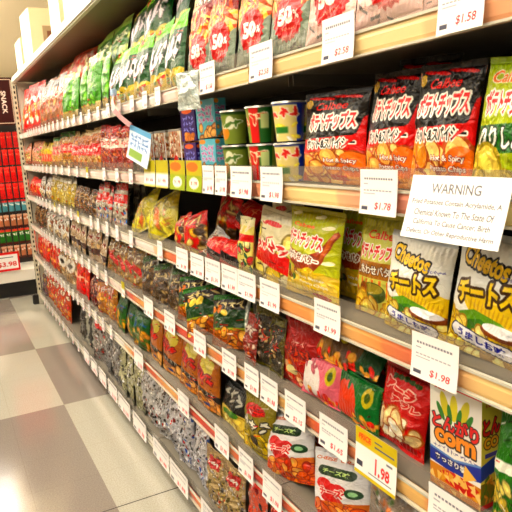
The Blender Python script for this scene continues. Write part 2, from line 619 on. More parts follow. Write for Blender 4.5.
def art_ribbon(w, h, sd):     # white cheese bag
    a = Art(w, h, (.93, .93, .94), 0, sd)
    a.text('CHEESE  CHEESE', .5, .13, .82, .045, (.85, .42, .12), bold=.03)
    a.pill(.52, .29, .34, .062, (.08, .24, .10), .05)
    a.text('チーズ味', .52, .29, .5, .065, (.80, .90, .60), rot=-.05, bold=.04)
    for (x, y, r) in ((.32, .46, .15), (.46, .52, .16), (.60, .50, .13), (.40, .62, .14), (.54, .66, .12)):
        a.ell(x, y, r, r * .55, (.84, .10, .12))
    a.text('チーズ', .46, .55, .46, .13, (.86, .10, .10), WHT, .015, bold=.05)
    a.ell(.82, .52, .12, .06, (.10, .30, .16))
    a.ell(.82, .52, .06, .03, (.6, .8, .6))
    a.poly([(0, .72), (.4, .68), (.7, .66), (1, .62), (1, 1), (0, 1)], (.86, .50, .24))
    a.bits(0, .72, 1, .98, 40, [(.93, .52, .20), (.88, .42, .14), (.97, .70, .40), (.80, .30, .10)], .10, .55, (.66, .22, .06))
    return a.done()


def art_shell(w, h, sd):     # red bag with pale shell snacks
    a = Art(w, h, (.80, .10, .09), 0, sd)
    a.rect(0, 0, 1, .08, (.66, .08, .06))
    for i in range(5):
        a.ell(.28 + i * .12, .10 + .01 * abs(i - 2), .065, .03, (.22, .34, .12))
    a.text('アーラ', .45, .25, .66, .13, (.85, .08, .07), (.95, .80, .74), .02, rot=-.12, bold=.06)
    a.text('アラレ', .62, .39, .56, .08, (.85, .08, .07), (.95, .80, .74), .016, rot=-.12, bold=.05)
    a.bits(.0, .58, .95, .82, 16, [(.95, .89, .74), (.90, .80, .60), (.98, .95, .84)], .19, .55, (.72, .42, .20))
    a.ell(.72, .90, .16, .05, (.6, .05, .05))
    return a.done()


def art_crab(w, h, sd):      # orange bag with a pale yellow potato on top
    a = Art(w, h, (.68, .42, .22), 0, sd)
    a.rect(0, 0, 1, .12, (.36, .22, .13))
    a.ell(.55, .26, .30, .16, (.80, .74, .38))
    a.ell(.62, .14, .12, .08, (.86, .80, .44))
    a.ell(.30, .40, .30, .10, (.66, .12, .10), .3)
    a.scrawl(.06, .85, .44, .2, 3, (.80, .12, .14), (.42, .06, .06))
    a.poly([(0, .56), (1, .70), (1, .80), (0, .68)], (.08, .09, .09))
    a.scrawl(.1, .9, .69, .04, 5, (.8, .8, .76))
    a.bits(0, .8, 1, .97, 14, [(.86, .62, .36), (.76, .50, .26), (.90, .70, .44)], .16, .6, (.5, .28, .12))
    a.rect(.40, .87, .62, .94, (.16, .30, .60))
    a.clutter(14)
    return a.done()


def art_olive(w, h, sd):     # olive bag with brushed black writing
    a = Art(w, h, (.58, .53, .18), 0, sd)
    a.rect(0, 0, 1, .1, (.46, .42, .16))
    a.ell(.45, .27, .34, .10, (.80, .14, .10), -.1)
    a.scrawl(.2, .74, .27, .10, 2, (.92, .22, .14), (.6, .08, .05))
    a.scrawl(.08, .92, .48, .18, 3, (.9, .9, .85), BLK)
    a.bits(0, .66, 1, .96, 16, [(.80, .70, .24), (.68, .60, .18)], .17, .6, (.42, .36, .10))
    a.ell(.5, .76, .15, .08, (.18, .12, .06))
    a.clutter(14)
    return a.done()


def art_black_green(w, h, sd):
    a = Art(w, h, (.13, .13, .12), 0, sd)
    a.scrawl(.1, .9, .28, .26, 3, (.72, .72, .68), (.03, .03, .03))
    a.rect(0, .56, 1, 1, (.86, .78, .44))
    a.bits(0, .58, 1, .97, 12, [(.88, .78, .40), (.94, .88, .6)], .16, .6, (.7, .56, .22))
    a.ell(.5, .66, .3, .07, (.26, .52, .12), -.1)
    a.ell(.7, .60, .12, .06, (.32, .60, .16))
    return a.done()


def art_wedge(w, h, sd):     # dark green foil bag with brown snack window
    a = Art(w, h, (.06, .28, .12), 0, sd)
    a.rect(0, 0, 1, .10, (.18, .46, .14))
    a.rect(.0, .10, 1, .30, (.16, .13, .08))
    a.scrawl(.1, .9, .2, .12, 4, (.9, .84, .6), (.2, .12, .05))
    a.bits(0, .26, .5, .36, 5, [(.85, .5, .2), (.9, .8, .4)], .1, .6)
    a.rect(0, .62, 1, .68, (.62, .66, .2))
    a.rect(0, .66, 1, 1, (.66, .38, .14))
    a.bits(0, .68, 1, .97, 30, [(.82, .52, .22), (.70, .36, .12), (.90, .68, .36)], .10, .6, (.4, .2, .06))
    a.rect(.93, 0, 1, 1, (.82, .84, .80), .6)
    a.clutter(14)
    return a.done()


def art_redtall(w, h, sd):
    a = Art(w, h, (.68, .07, .05), .2, sd)
    a.rect(0, 0, 1, .09, (.80, .14, .08))
    a.scrawl(.1, .9, .06, .03, 6, (.95, .6, .5))
    a.scrawl(.35, .7, .42, .03, 3, (.95, .85, .8))
    a.scrawl(.15, .85, .54, .1, 5, (.88, .35, .15), (.45, .03, .02))
    a.scrawl(.2, .8, .64, .06, 5, (.82, .45, .2))
    a.bits(.1, .74, .9, .96, 18, [(.90, .72, .55), (.82, .30, .14), (.86, .46, .24)], .10, .6)
    a.ell(.34, .80, .16, .06, (.93, .90, .66))
    a.clutter(14)
    return a.done()


def art_facepack(base, face):
    def f(w, h, sd):
        a = Art(w, h, base, 0, sd)
        a.ell(.30, .55, .30, .40, face)
        a.bits(.05, .1, .95, .3, 5, [tuple(v * .8 for v in base)], .10, .7)
        a.ell(.80, .3, .10, .2, (.80, .74, .30))
        a.ell(.80, .3, .05, .1, (.3, .4, .14))
        a.bits(.3, .75, 1, .98, 10, [(.88, .28, .20), (.92, .66, .34)], .08, .9)
        return a.done()
    return f


G = art_gen
KIND = {
    # key: (art, w, h, d, look for labels, short name, material, aspect resolution)
    'fries_pink': (art_fries((.90, .76, .72)), .19, .32, .06, 'pale pink potato fries bag with red 50 rosette', 'pale pink fries bags', 'film'),
    'fries_grey': (art_fries((.50, .55, .48)), .17, .32, .06, 'grey-green potato fries bag with red 50 rosette', 'grey fries bags', 'film'),
    'script': (art_script, .19, .26, .07, 'dark green bag with white brush script', 'white script bags', 'film'),
    'script_up': (art_script, .19, .24, .07, 'green brush-script bag lying on the bags below', 'upper script bags', 'film'),
    'pea': (G((.30, .56, .17), (.80, .86, .60), None, (.92, .94, .85), (.1, .35, .1), ((.3, .6, .15), (.45, .72, .22)), (.25, .8), n=2, th=.1, ty=.15, win=(.8, 1, (.78, .68, .40))), .16, .26, .06, 'clear bag of bright green pea pods', 'pea pod bags', 'film'),
    'pea_up': (G((.24, .52, .16), (.70, .82, .45), None, (.92, .94, .8), (.1, .35, .1), ((.75, .82, .5), (.3, .55, .2)), (.35, .9), n=3), .18, .30, .06, 'tall pale green bag behind the pea pod bags', 'tall green bags', 'film'),
    'ribbon': (G((.62, .44, .34), None, ((.12, .10, .10), .05, .2), (.9, .2, .2), WHT, ((.82, .6, .4), (.7, .3, .2)), (.4, .95), n=3), .17, .26, .06, 'brown rice snack bag with black ribbon top', 'black ribbon bags', 'film'),
    'blossom': (G((.86, .14, .12), None, None, WHT, (.8, .2, .3), ((.95, .9, .5), (.96, .94, .92), (.9, .5, .3)), (.3, .8), n=3), .17, .30, .06, 'red and white flower-patterned snack bag', 'red flower bags', 'film'),
    'rosy': (G((.82, .36, .26), None, None, WHT, (.8, .2, .2), ((.95, .85, .7), (.8, .2, .15)), (.3, .9), n=2), .24, .14, .08, 'orange-red crumpled bag lying above the others', 'orange-red bag', 'film'),
    'hot': (art_hot, .185, .235, .06, 'black and red spicy potato chip bag', 'spicy chip bags', 'film'),
    'nori': (art_nori, .18, .24, .06, 'lime green seaweed-salt potato chip bag', 'lime chip bag', 'film'),
    'redlabel': (G((.74, .46, .26), (.88, .78, .58), ((.84, .18, .14), .40, .66), (.98, .9, .86), None, ((.80, .5, .26), (.6, .3, .14), (.92, .75, .5)), (.1, .97), ty=.53, th=.12, n=3), .15, .2, .06, 'clear bag of brown nuts with red label', 'red label nut bags', 'foil'),
    'redpeanut': (G((.62, .20, .14), (.80, .20, .16), ((.90, .84, .78), .3, .5), (.8, .1, .1), None, ((.72, .3, .16), (.86, .5, .3)), (.1, .97), ty=.40, th=.12, n=3), .12, .22, .05, 'slim dark red peanut bag tied at the top', 'slim red peanut bags', 'foil'),
    'greentop': (G((.74, .56, .30), (.20, .50, .16), ((.84, .26, .18), .35, .6), (.97, .9, .8), None, ((.80, .5, .26), (.9, .75, .5)), (.1, .97), ty=.48, th=.12, n=2), .15, .2, .06, 'cracker bag with green top, red label', 'green topped cracker bags', 'foil'),
    'yellowred': (G((.84, .76, .32), None, ((.86, .34, .26), .5, .8), (.98, .9, .8), None, ((.80, .65, .26),), (.1, .97), ty=.64, th=.12, n=2), .13, .15, .05, 'small yellow bag with red lower label', 'small yellow bags', 'film'),
    'rosemix': (G((.86, .62, .50), None, None, (.9, .3, .4), WHT, ((.6, .62, .3), (.9, .4, .3), (.95, .9, .6)), (.2, .97), ty=.3, th=.15, n=3, ns=36, size=.07), .15, .2, .06, 'pink and green mixed sweets bag', 'mixed sweets bags', 'foil'),
    'vertmix': (G((.88, .84, .50), (.90, .88, .72), ((.84, .18, .14), .3, .42), (.98, .9, .8), None, ((.2, .42, .3), (.9, .85, .6), (.8, .3, .3)), (.45, .9), ty=.2, th=.14, n=2), .11, .19, .05, 'narrow white, red and yellow vegetable chip bag', 'narrow vegetable chip bag', 'film'),
    'butter': (art_butter, .17, .25, .06, 'yellow-green potato chip bag with brown bowl', 'yellow-green chip bags', 'film'),
    'shiawase': (art_shiawase, .16, .24, .055, 'pale green potato chip bag with brown band', 'brown band chip bag', 'film'),
    'cheese_corn': (art_cheese_corn, .185, .225, .065, 'white corn puff bag with blue oval', 'corn puff bags', 'film'),
    'potato_white': (G((.88, .85, .70), (.94, .92, .82), ((.85, .14, .12), .54, .78, .06), (.80, .14, .10), (.97, .95, .9), ((.86, .76, .34), (.93, .87, .5)), (.36, .97), ty=.50, th=.16, n=4, spots=(((.85, .14, .1), .45, .2, .2, .035),), size=.2, ns=10), .19, .2, .06, 'cream potato snack bag with red band', 'cream potato bags', 'film'),
    'redfold': (G((.82, .10, .08), (.88, .20, .14), ((.12, .10, .10), .55, .85, .2), (.95, .6, .5), None, (), ty=.3, th=.2, n=3), .17, .12, .07, 'shiny red folded bag with black stripe', 'folded red bags', 'film'),
    'orangered': (G((.84, .20, .10), None, None, (.95, .85, .6), (.4, .1, .05), ((.86, .66, .30), (.3, .2, .12), (.92, .8, .5)), (.4, .95), ty=.25, th=.2, n=2), .17, .18, .07, 'pointed orange-red and yellow snack bag', 'orange-red pointed bags', 'film'),
    'lemon': (G((.80, .76, .22), None, None, (.95, .93, .7), None, ((.90, .84, .34), (.74, .66, .16), (.88, .5, .3)), (.2, .95), ty=.5, th=.1, n=2, size=.2, ns=12), .22, .16, .09, 'puffy lemon yellow bag', 'puffy yellow bags', 'foil'),
    'slate': (G((.18, .18, .16), (.6, .6, .56), None, (.7, .68, .6), None, ((.3, .28, .24), (.5, .45, .35)), (.3, .95), n=2, ty=.4), .10, .21, .035, 'thin dark grey pack standing on edge', 'thin dark packs', 'film'),
    'redblue': (G((.76, .72, .66), (.76, .14, .14), ((.84, .16, .16), .25, .45), (.96, .9, .9), None, ((.8, .78, .7), (.3, .5, .8), (.7, .2, .2), (.2, .18, .15)), (.5, .97), ty=.34, th=.12, n=3, size=.09), .12, .2, .05, 'red and white pack with blue patch', 'red and white packs', 'foil'),
    'brownclear': (G((.40, .28, .18), None, None, (.7, .6, .45), None, ((.62, .44, .26), (.24, .16, .1), (.75, .62, .42), (.2, .2, .18)), (.05, .97), n=2, size=.09, ns=40), .14, .19, .06, 'clear bag of dark brown crackers', 'dark cracker bags', 'foil'),
    'goldclear': (G((.74, .66, .36), (.88, .86, .78), None, (.92, .9, .8), (.5, .4, .1), ((.84, .72, .34), (.66, .54, .2), (.9, .86, .6)), (.2, .97), n=3, size=.1, ns=30), .14, .18, .06, 'clear bag of golden crackers with white writing', 'golden cracker bags', 'foil'),
    'whitebag': (G((.86, .85, .82), (.8, .8, .8), None, (.5, .45, .4), None, ((.75, .68, .55), (.92, .9, .88), (.55, .35, .25)), (.4, .95), n=3), .14, .19, .06, 'white snack bag with grey writing', 'white snack bags', 'foil'),
    'scarlet': (G((.86, .16, .10), (.9, .3, .2), None, (.95, .85, .75), None, ((.88, .30, .14), (.95, .7, .4), (.7, .1, .08)), (.4, .95), n=3), .15, .2, .06, 'scarlet red rice cracker bag', 'scarlet cracker bags', 'film'),
    'paletan': (G((.72, .64, .54), (.86, .84, .80), ((.28, .14, .12), .62, .78), (.55, .2, .15), WHT, ((.82, .70, .52), (.6, .42, .28), (.9, .86, .8)), (.1, .95), n=3, size=.08, ns=40), .16, .2, .06, 'silvery beige bag of mixed crackers', 'beige cracker bags', 'foil'),
    'redfringe': (G((.60, .50, .34), (.45, .42, .28), ((.80, .20, .12), .5, .66, .3), (.9, .85, .75), (.3, .15, .1), ((.74, .58, .34), (.5, .34, .2), (.84, .74, .5), (.75, .3, .2)), (.1, .95), n=3, size=.09, ns=34), .17, .22, .06, 'brown cracker bag crossed by a red stripe', 'red striped cracker bags', 'foil'),
    'coffee': (G((.34, .26, .16), (.20, .40, .12), None, (.85, .78, .6), (.1, .06, .03), ((.56, .42, .24), (.28, .2, .12), (.7, .6, .42)), (.3, .97), n=3, size=.09, ns=30, stripe=(.92, 1, (.8, .8, .76))), .18, .23, .06, 'dark nut bag with green top edge', 'dark brown nut bags', 'foil'),
    'wedge': (art_wedge, .17, .23, .06, 'dark green snack bag with silver edge', 'dark green snack bags', 'film'),
    'olivewin': (G((.26, .22, .12), (.46, .44, .22), None, (.8, .3, .2), None, ((.60, .24, .14), (.30, .24, .14), (.7, .6, .5), (.8, .7, .5)), (.3, .8), n=2, ty=.5, th=.1, frame=(.45, .42, .2), size=.08), .13, .25, .05, 'olive framed bag with a clear dark window', 'olive framed bags', 'foil'),
    'redbrown': (G((.60, .22, .12), None, None, (.9, .85, .8), (.4, .1, .05), ((.82, .44, .24), (.9, .8, .7), (.5, .2, .1)), (.3, .97), n=2, size=.08), .12, .22, .05, 'narrow red-brown cracker bag', 'narrow red-brown bags', 'foil'),
    'redtall': (art_redtall, .16, .27, .055, 'tall glossy red bag with small orange writing', 'tall red bag', 'film'),
    'shell': (art_shell, .17, .25, .06, 'red bag printed with pale shell-shaped snacks', 'red shell snack bag', 'film'),
    'monkey': (G((.36, .30, .18), (.5, .42, .22), None, None, None, ((.56, .42, .22), (.3, .22, .12), (.7, .58, .4)), (.5, .97), n=2, spots=(((.66, .6, .25), .6, .25, .16, .08), ((.2, .14, .08), .35, .5, .14, .1))), .12, .2, .06, 'brown clear wrapped sweets pack beside the red shell bag', 'brown sweets pack', 'foil'),
    'ta_green': (G((.20, .46, .14), None, ((.9, .9, .84), .42, .5), None, None, ((.90, .84, .50), (.84, .74, .36)), (.6, .97), n=2), .15, .26, .06, 'green snack bag with white letters beside corn boxes', 'green lettered bag', 'film'),
    'ribbon_cheese': (art_ribbon, .19, .26, .08, 'white bag with dark green oval over orange snacks', 'white cheese snack bags', 'film'),
    'crab': (art_crab, .165, .24, .06, 'orange bag picturing a pale potato over red writing', 'orange potato bags', 'film'),
    'olive': (art_olive, .17, .23, .06, 'olive yellow bag with red oval and brush writing', 'olive yellow bags', 'film'),
    'blackgreen': (art_black_green, .19, .20, .06, 'black-topped yellow bag with green leaves', 'black and yellow bags', 'film'),
    'greenyellow': (G((.10, .36, .12), (.08, .30, .10), None, (.2, .4, .7), None, ((.84, .62, .18), (.76, .52, .12), (.9, .76, .3), (.2, .45, .12)), (.45, .97), n=2, ty=.3, th=.12, size=.11, ns=26), .17, .22, .06, 'green bag of golden twisted snacks', 'green and gold bags', 'film'),
    'goldfry': (G((.74, .50, .24), None, None, (.9, .86, .8), (.7, .2, .1), ((.84, .60, .28), (.72, .42, .18), (.9, .72, .4), (.75, .2, .15)), (.2, .97), n=3, ty=.2, size=.1, ns=34), .17, .23, .07, 'round clear bag of golden fried crackers', 'golden fried cracker bag', 'foil'),
    'maroon': (G((.40, .12, .10), None, None, (.9, .7, .6), None, ((.66, .2, .16), (.3, .1, .08), (.8, .6, .5)), (.3, .97), n=2, size=.08), .15, .22, .06, 'maroon bag of spiced nuts', 'maroon nut bags', 'foil'),
    'flame': (G((.86, .24, .12), (.85, .84, .82), None, (.95, .8, .7), None, ((.90, .36, .14), (.8, .16, .1)), (.2, .8), n=2, ty=.5, size=.12), .15, .24, .06, 'flame orange bag with silver top', 'flame orange bags', 'film'),
    'trayclear': (G((.70, .58, .42), (.72, .66, .55), None, None, None, ((.80, .64, .44), (.6, .42, .26), (.88, .8, .66)), (.2, .97), n=2, spots=(((.92, .9, .86), .5, .45, .34, .2), ((.2, .16, .14), .5, .45, .22, .07))), .24, .2, .07, 'wide cracker bag with black-white label', 'wide labelled cracker bag', 'foil'),
    'orangebox': (G((.80, .34, .16), (.88, .5, .3), None, (.95, .9, .8), (.5, .1, .05), ((.90, .54, .24), (.75, .2, .1), (.88, .8, .5)), (.45, .97), n=3), .15, .26, .07, 'orange and red fish cracker bag', 'orange fish cracker bags', 'foil'),
    'purple': (G((.34, .22, .28), (.8, .78, .76), None, (.8, .7, .4), None, ((.46, .3, .4), (.7, .6, .4), (.3, .2, .2)), (.3, .97), n=2), .14, .27, .06, 'dark purple and silver bag', 'dark purple bags', 'foil'),
    'blackoval': (G((.70, .70, .66), (.18, .45, .18), None, None, None, (), n=2, metal=.4, spots=(((.07, .07, .07), .5, .52, .36, .40), ((.2, .2, .2), .35, .35, .06, .12), ((.6, .6, .58), .4, .55, .03, .2)), bits2=(((.85, .85, .82), (.2, .2, .2)), 20)), .2, .32, .07, 'silver bag of dark seaweed, green top', 'seaweed bags', 'foil'),
    'silver_red': (art_foil([(.75, .15, .12), (.25, .2, .18), (.9, .88, .85), (.5, .45, .4)], (.62, .60, .58), (.8, .12, .1)), .14, .31, .06, 'silver candy bag with upright red panel', 'red panel candy bag', 'foil'),
    'silver_dark': (art_foil([(.2, .15, .12), (.5, .45, .42), (.9, .9, .88), (.35, .2, .16)], (.60, .60, .60)), .14, .32, .06, 'dark silver bag of wrapped sweets', 'dark silver sweets bags', 'foil'),
    'silver_olive': (art_foil([(.6, .58, .3), (.8, .8, .6), (.3, .28, .18), (.9, .9, .85)], (.72, .72, .60)), .16, .34, .06, 'silver and olive bag with crumpled foil top', 'olive silver bags', 'foil'),
    'silver': (art_foil([(.55, .5, .46), (.95, .95, .95), (.3, .27, .25), (.7, .3, .25), (.8, .8, .8)], (.78, .78, .78)),   .155, .34, .085, 'crinkled silver bag of small wrapped crackers', 'crinkled silver bags', 'foil'),
    'silver_blue': (art_foil([(.3, .42, .72), (.95, .95, .95), (.4, .36, .34), (.8, .25, .22), (.8, .8, .8), (.85, .86, .9)], (.80, .80, .82)), .155, .34, .085, 'crinkled silver bag flecked with blue and red', 'blue flecked silver bags', 'foil'),
    'ricemix': (art_foil([(.82, .32, .2), (.9, .8, .5), (.4, .36, .16), (.95, .9, .85), (.7, .6, .3)], (.72, .64, .48), (.75, .15, .1)), .16, .3, .06, 'bag of colourful rice crackers, red label', 'colourful rice cracker bags', 'foil'),
    'redwrap': (art_foil([(.86, .2, .16), (.95, .9, .88), (.9, .5, .45), (.6, .1, .1)], (.85, .40, .32), (.9, .3, .25)), .16, .28, .06, 'bag of red and white wrapped sweets', 'red wrapped sweets bags', 'foil'),
    'bundle': (art_foil([(.85, .5, .25), (.3, .4, .2), (.9, .85, .8)], (.6, .55, .5)), .16, .26, .06, 'orange and green bag of assorted sweets', 'assorted sweets bags', 'foil'),
    'peg_red': (G((.86, .08, .06), (.9, .3, .2), None, (.96, .5, .4), None, ((.9, .2, .1),), (.6, .9), n=2), .055, .165, .02, 'small red hanging snack packet', 'red packets', 'film'),
    'peg_teal': (G((.36, .58, .62), (.75, .2, .15), ((.2, .1, .08), .8, 1), WHT, None, (), n=2), .055, .15, .02, 'small teal hanging packet with red top', 'teal packets', 'film'),
    'peg_brown': (G((.72, .48, .36), (.85, .7, .6), ((.3, .1, .08), .8, 1), WHT, None, (), n=2), .055, .15, .02, 'small brown hanging packet', 'brown packets', 'film'),
    'peg_green': (G((.20, .46, .18), (.8, .3, .2), ((.35, .12, .1), .82, 1), WHT, None, (), n=2), .055, .17, .02, 'small green hanging packet', 'green packets', 'film'),
}
HERO = {'hot': 150, 'nori': 130, 'butter': 150, 'shiawase': 130, 'cheese_corn': 170, 'fries_grey': 110, 'fries_pink': 110, 'potato_white': 110, 'ribbon_cheese': 150,
        'shell': 120, 'redtall': 110, 'crab': 90, 'olive': 100, 'blackgreen': 80, 'script': 70, 'wedge': 80, 'olivewin': 80, 'monkey': 70, 'ta_green': 90,
        'redfold': 60, 'vertmix': 70, 'silver_blue': 70, 'silver': 70, 'ricemix': 70, 'redwrap': 70, 'silver_olive': 60}
_lib = {}


def bag_lib(kind, variant):
    k = (kind, variant)
    if k not in _lib:
        fn, w, h, d, look, short, mt = KIND[kind]
        nu = HERO.get(kind, 34 if kind[:3] != 'peg' else 10)
        nv = int(nu * h / w)
        sd = hash_s(kind) + variant * 17
        cr = .0038 if mt == 'film' else .0065
        if kind[:6] == 'silver' or kind in ('ricemix', 'redwrap', 'blackoval'):
            cr = .0085
        if kind[:3] == 'peg':
            cr = .0008
        _lib[k] = pouch_meshes(kind, w, h, d, fn(nu, nv, sd), FILM if mt == 'film' else FOIL, sd, cr)
    return _lib[k]


def hash_s(s):
    v = 7
    for ch in s:
        v = (v * 31 + ord(ch)) % 9973
    return v


NAME = {}
SHELF = {'A': (1.645, 'top shelf'), 'B': (1.352, 'second shelf'), 'C': (1.066, 'third shelf'), 'D': (.784, 'fourth shelf'), 'E': (.472, 'fifth shelf'), 'F': (.080, 'bottom shelf')}
RAILH = .042
ABOVE = {'A': 2.172, 'B': 1.648, 'C': 1.355, 'D': 1.069, 'E': .787, 'F': .475}
BASE = {k: v[0] + RAILH + .002 for k, v in SHELF.items()}
ORD = ['first', 'second', 'third', 'fourth', 'fifth', 'sixth', 'seventh', 'eighth', 'ninth', 'tenth', 'eleventh', 'twelfth']
placed = []     # (shelf, y, short) for the price tags' labels


def put_bag(kind, loc, rot=(0, 0, 0), sc=(1, 1, 1), label='', group=None, name=None, variant=None, parts=True):
    v = random.randrange(2) if variant is None else variant
    bod, top, bot = bag_lib(kind, v)
    root = bpy.data.objects.new(name or 'snack_bag', None)
    COL.objects.link(root)
    root.empty_display_size = .02
    root.location = loc
    root.rotation_euler = rot
    root.scale = sc
    root['label'] = label
    root['category'] = 'snack packet' if kind[:3] == 'peg' else 'snack bag'
    if group:
        root['group'] = group
    link(bod, 'pouch', root)
    link(top, 'top_seal', root)
    link(bot, 'bottom_seal', root)
    return root


labels = {}


def uniq(lab):
    w = lab.split()
    if len(w) > 16 or len(w) < 4:
        print('LABEL LENGTH', len(w), lab)
    labels[lab] = labels.get(lab, 0) + 1
    if labels[lab] > 1:
        print('LABEL DUP', lab)
    return lab


def row(shelf, kind, pl, pr, n=None, top=None, lean=9, yaw=0, jit=11, xo=0.0, z0=0.0, roll=0.0, near=None, fat=1.03, edges=None):
    """n packets side by side between the columns pl and pr of the shelf front; top = the row's upper edge"""
    b = BASE[shelf] + z0
    fx = X + .004 + xo
    pd_ = KIND[kind][3] * .5
    zm = b + .08
    y1, y0 = yat(pl, zm, fx + pd_ + .022), yat(pr, zm, fx + pd_ + .022)
    fn, w, h, d, look, short, mt = KIND[kind]
    if n is None:
        n = max(1, round((y1 - y0) / w))
    step = (y1 - y0) / n
    if top is not None:
        hh = (zat((pl + pr) / 2, top, fx + pd_ + .02) - b) * 1.02
    else:
        hh = h
    hh = min(hh, (ABOVE[shelf] - b - .012) / math.cos(math.radians(max(0, lean - 3))) / 1.05)
    sw = step * fat / w
    ey = [yat(p, zm, fx + pd_ + .022) for p in edges][::-1] if edges else [y0 + i * step for i in range(n + 1)]
    for i in range(n):        # from the camera's end to the far end
        yc = (ey[i] + ey[i + 1]) / 2
        sw = (ey[i + 1] - ey[i]) * fat / w
        jr = random.uniform(-1, 1)
        k = hh / h * random.uniform(.93, 1.05) if n > 1 else hh / h
        rz = -PI / 2 + math.radians(yaw + jit * jr)
        rx = -math.radians(lean + random.uniform(-2, 3))
        ry = math.radians(roll + random.uniform(-1, 1) * jit * .35)
        dd = 1.0
        if n == 1:
            lab = f'{look}, {SHELF[shelf][1]}'
        elif n == 2:
            lab = f'{look}, {SHELF[shelf][1]}, ' + ('beside' if i == 0 else 'second from') + f' {near}'
        else:
            lab = f'{look}, {SHELF[shelf][1]}, ' + ('beside' if i == 0 else ORD[i] + ' from') + f' {near}'
        g = f'{short} on the {SHELF[shelf][1]}' if n > 1 else None
        o = put_bag(kind, (fx + d * .5 + random.uniform(0, .014), yc, b + (.0 if z0 == 0 else 0)), (0, 0, 0), (sw, dd, k), uniq(lab), g)
        o.rotation_mode = 'XYZ'
        o.rotation_euler = (rx, ry, 0)
        o.rotation_euler = (Matrix.Rotation(rz, 3, 'Z') @ Matrix.Rotation(rx, 3, 'X') @ Matrix.Rotation(ry, 3, 'Y')).to_euler()
        if z0 == 0:
            placed.append((shelf, yc, short))


# ------------------------------------------------------------------ top shelf
row('A', 'fries_pink', 309, 520, 3, lean=10, near='the shelf end', jit=3)
row('A', 'fries_grey', 190, 308, 4, lean=10, near='the pale pink bags', jit=3)
row('A', 'script', 112, 189, 5, top=26, lean=12, near='the grey fries bags', roll=-9, jit=16)
row('A', 'script_up', 132, 192, 3, top=-34, lean=18, z0=.20, xo=.07, near='the grey fries bags', roll=-18, jit=16)
row('A', 'pea', 66, 112, 5, top=58, lean=8, near='the script bags')
row('A', 'pea_up', 92, 128, 2, top=6, lean=14, z0=.16, xo=.09, near='the script bags')
row('A', 'rosy', 58, 88, 2, top=44, lean=30, z0=.24, xo=.08, near='the tall green bags')
row('A', 'ribbon', 42, 66, 4, top=74, near='the pea pod bags')
row('A', 'blossom', 19.5, 42, 5, top=84, near='the black ribbon bags')
# ------------------------------------------------------------------ second shelf
row('B', 'nori', 479, 545, 1, top=58, lean=6, roll=3)
row('B', 'hot', 307, 484, 3, top=76, lean=6, roll=2, jit=3, near='the lime bag', edges=[307, 367, 418, 478])


# ---- cups and small cartons of potato sticks
def cup_art(cols, kind):
    a = Art(96, 44, cols[0], 0, hash_s(kind))
    if kind == 'blue':
        a.rect(0, 0, .5, 1, (.90, .84, .58))
        a.rect(.44, 0, 1, 1, (.10, .26, .66))
        a.bits(.12, .5, .45, .95, 8, [(.95, .86, .4), (.9, .9, .85)], .05, .9)
        a.scrawl(.13, .46, .3, .3, 3, (.88, .20, .10), (.95, .9, .8))
        a.rect(.16, .62, .34, .78, (.2, .5, .2))
        a.rect(0, 0, 1, .08, (.15, .3, .7))
    elif kind == 'salad':
        a.rect(0, 0, 1, 1, (.55, .62, .30))
        a.rect(.22, 0, .34, 1, (.85, .14, .10))
        a.rect(.34, 0, .5, 1, (.16, .40, .16))
        a.bits(.02, .15, .22, .9, 10, [(.9, .8, .6), (.3, .55, .2), (.85, .3, .2)], .05, .9)
        a.scrawl(.10, .44, .3, .3, 3, (.86, .22, .10), (.95, .92, .8))
        a.rect(.36, .2, .46, .6, (.8, .85, .6))
    elif kind == 'potato':
        a.rect(0, 0, 1, 1, (.50, .56, .26))
        a.rect(0, 0, 1, .12, (.2, .35, .12))
        for x in (.1, .3):
            a.ell(x, .36, .06, .2, (.9, .9, .8))
        a.ell(.2, .66, .08, .2, (.85, .58, .2))
        a.ell(.12, .3, .04, .12, (.12, .3, .12))
        a.scrawl(.2, .44, .4, .3, 2, (.35, .5, .2), (.9, .9, .8))
    return a.done()


def rounded_tub(name, r0, r1, h, art, sq=.0):
    nv, nu = art.shape[:2]
    # the art is wrapped so that its left half faces the aisle
    t = np.linspace(0, 2 * PI, nu)[None, :].repeat(nv, 0)
    z = np.linspace(h, 0, nv)[:, None].repeat(nu, 1)
    r = r0 + (r1 - r0) * z / h
    r = r + .0015 * (z > h * .97)
    # t = quarter of the canvas points to -Y
    ang = -PI / 2 + (t - PI / 2)
    P = np.stack([r * np.cos(ang), r * np.sin(ang), z], -1)
    body = grid_mesh(name + '_body', [(P, art)], CARTON)
    bm = bmesh.new()
    bmesh.ops.create_cone(bm, cap_ends=True, segments=40, radius1=r1 + .003, radius2=r1 + .002, depth=.005, matrix=Matrix.Translation((0, 0, h)))
    lid = bpy.data.meshes.new(name + '_lid')
    bm.to_mesh(lid)
    bm.free()
    lid.materials.append(LID)
    return body, lid


TUB = {k: rounded_tub('snack_cup', .033, .041, .093, cup_art([(1, 1, 1)], k)) for k in ('blue', 'salad', 'potato')}


def put_cup(kind, x, y, z, label, group, rz=0):
    root = bpy.data.objects.new('snack_cup', None)
    COL.objects.link(root)
    root.location = (x, y, z)
    root.rotation_euler = (0, 0, -PI / 2 + rz)
    root['label'], root['category'], root['group'] = uniq(label), 'snack cup', group
    b, l = TUB[kind]
    link(b, 'cup', root)
    link(l, 'lid', root)


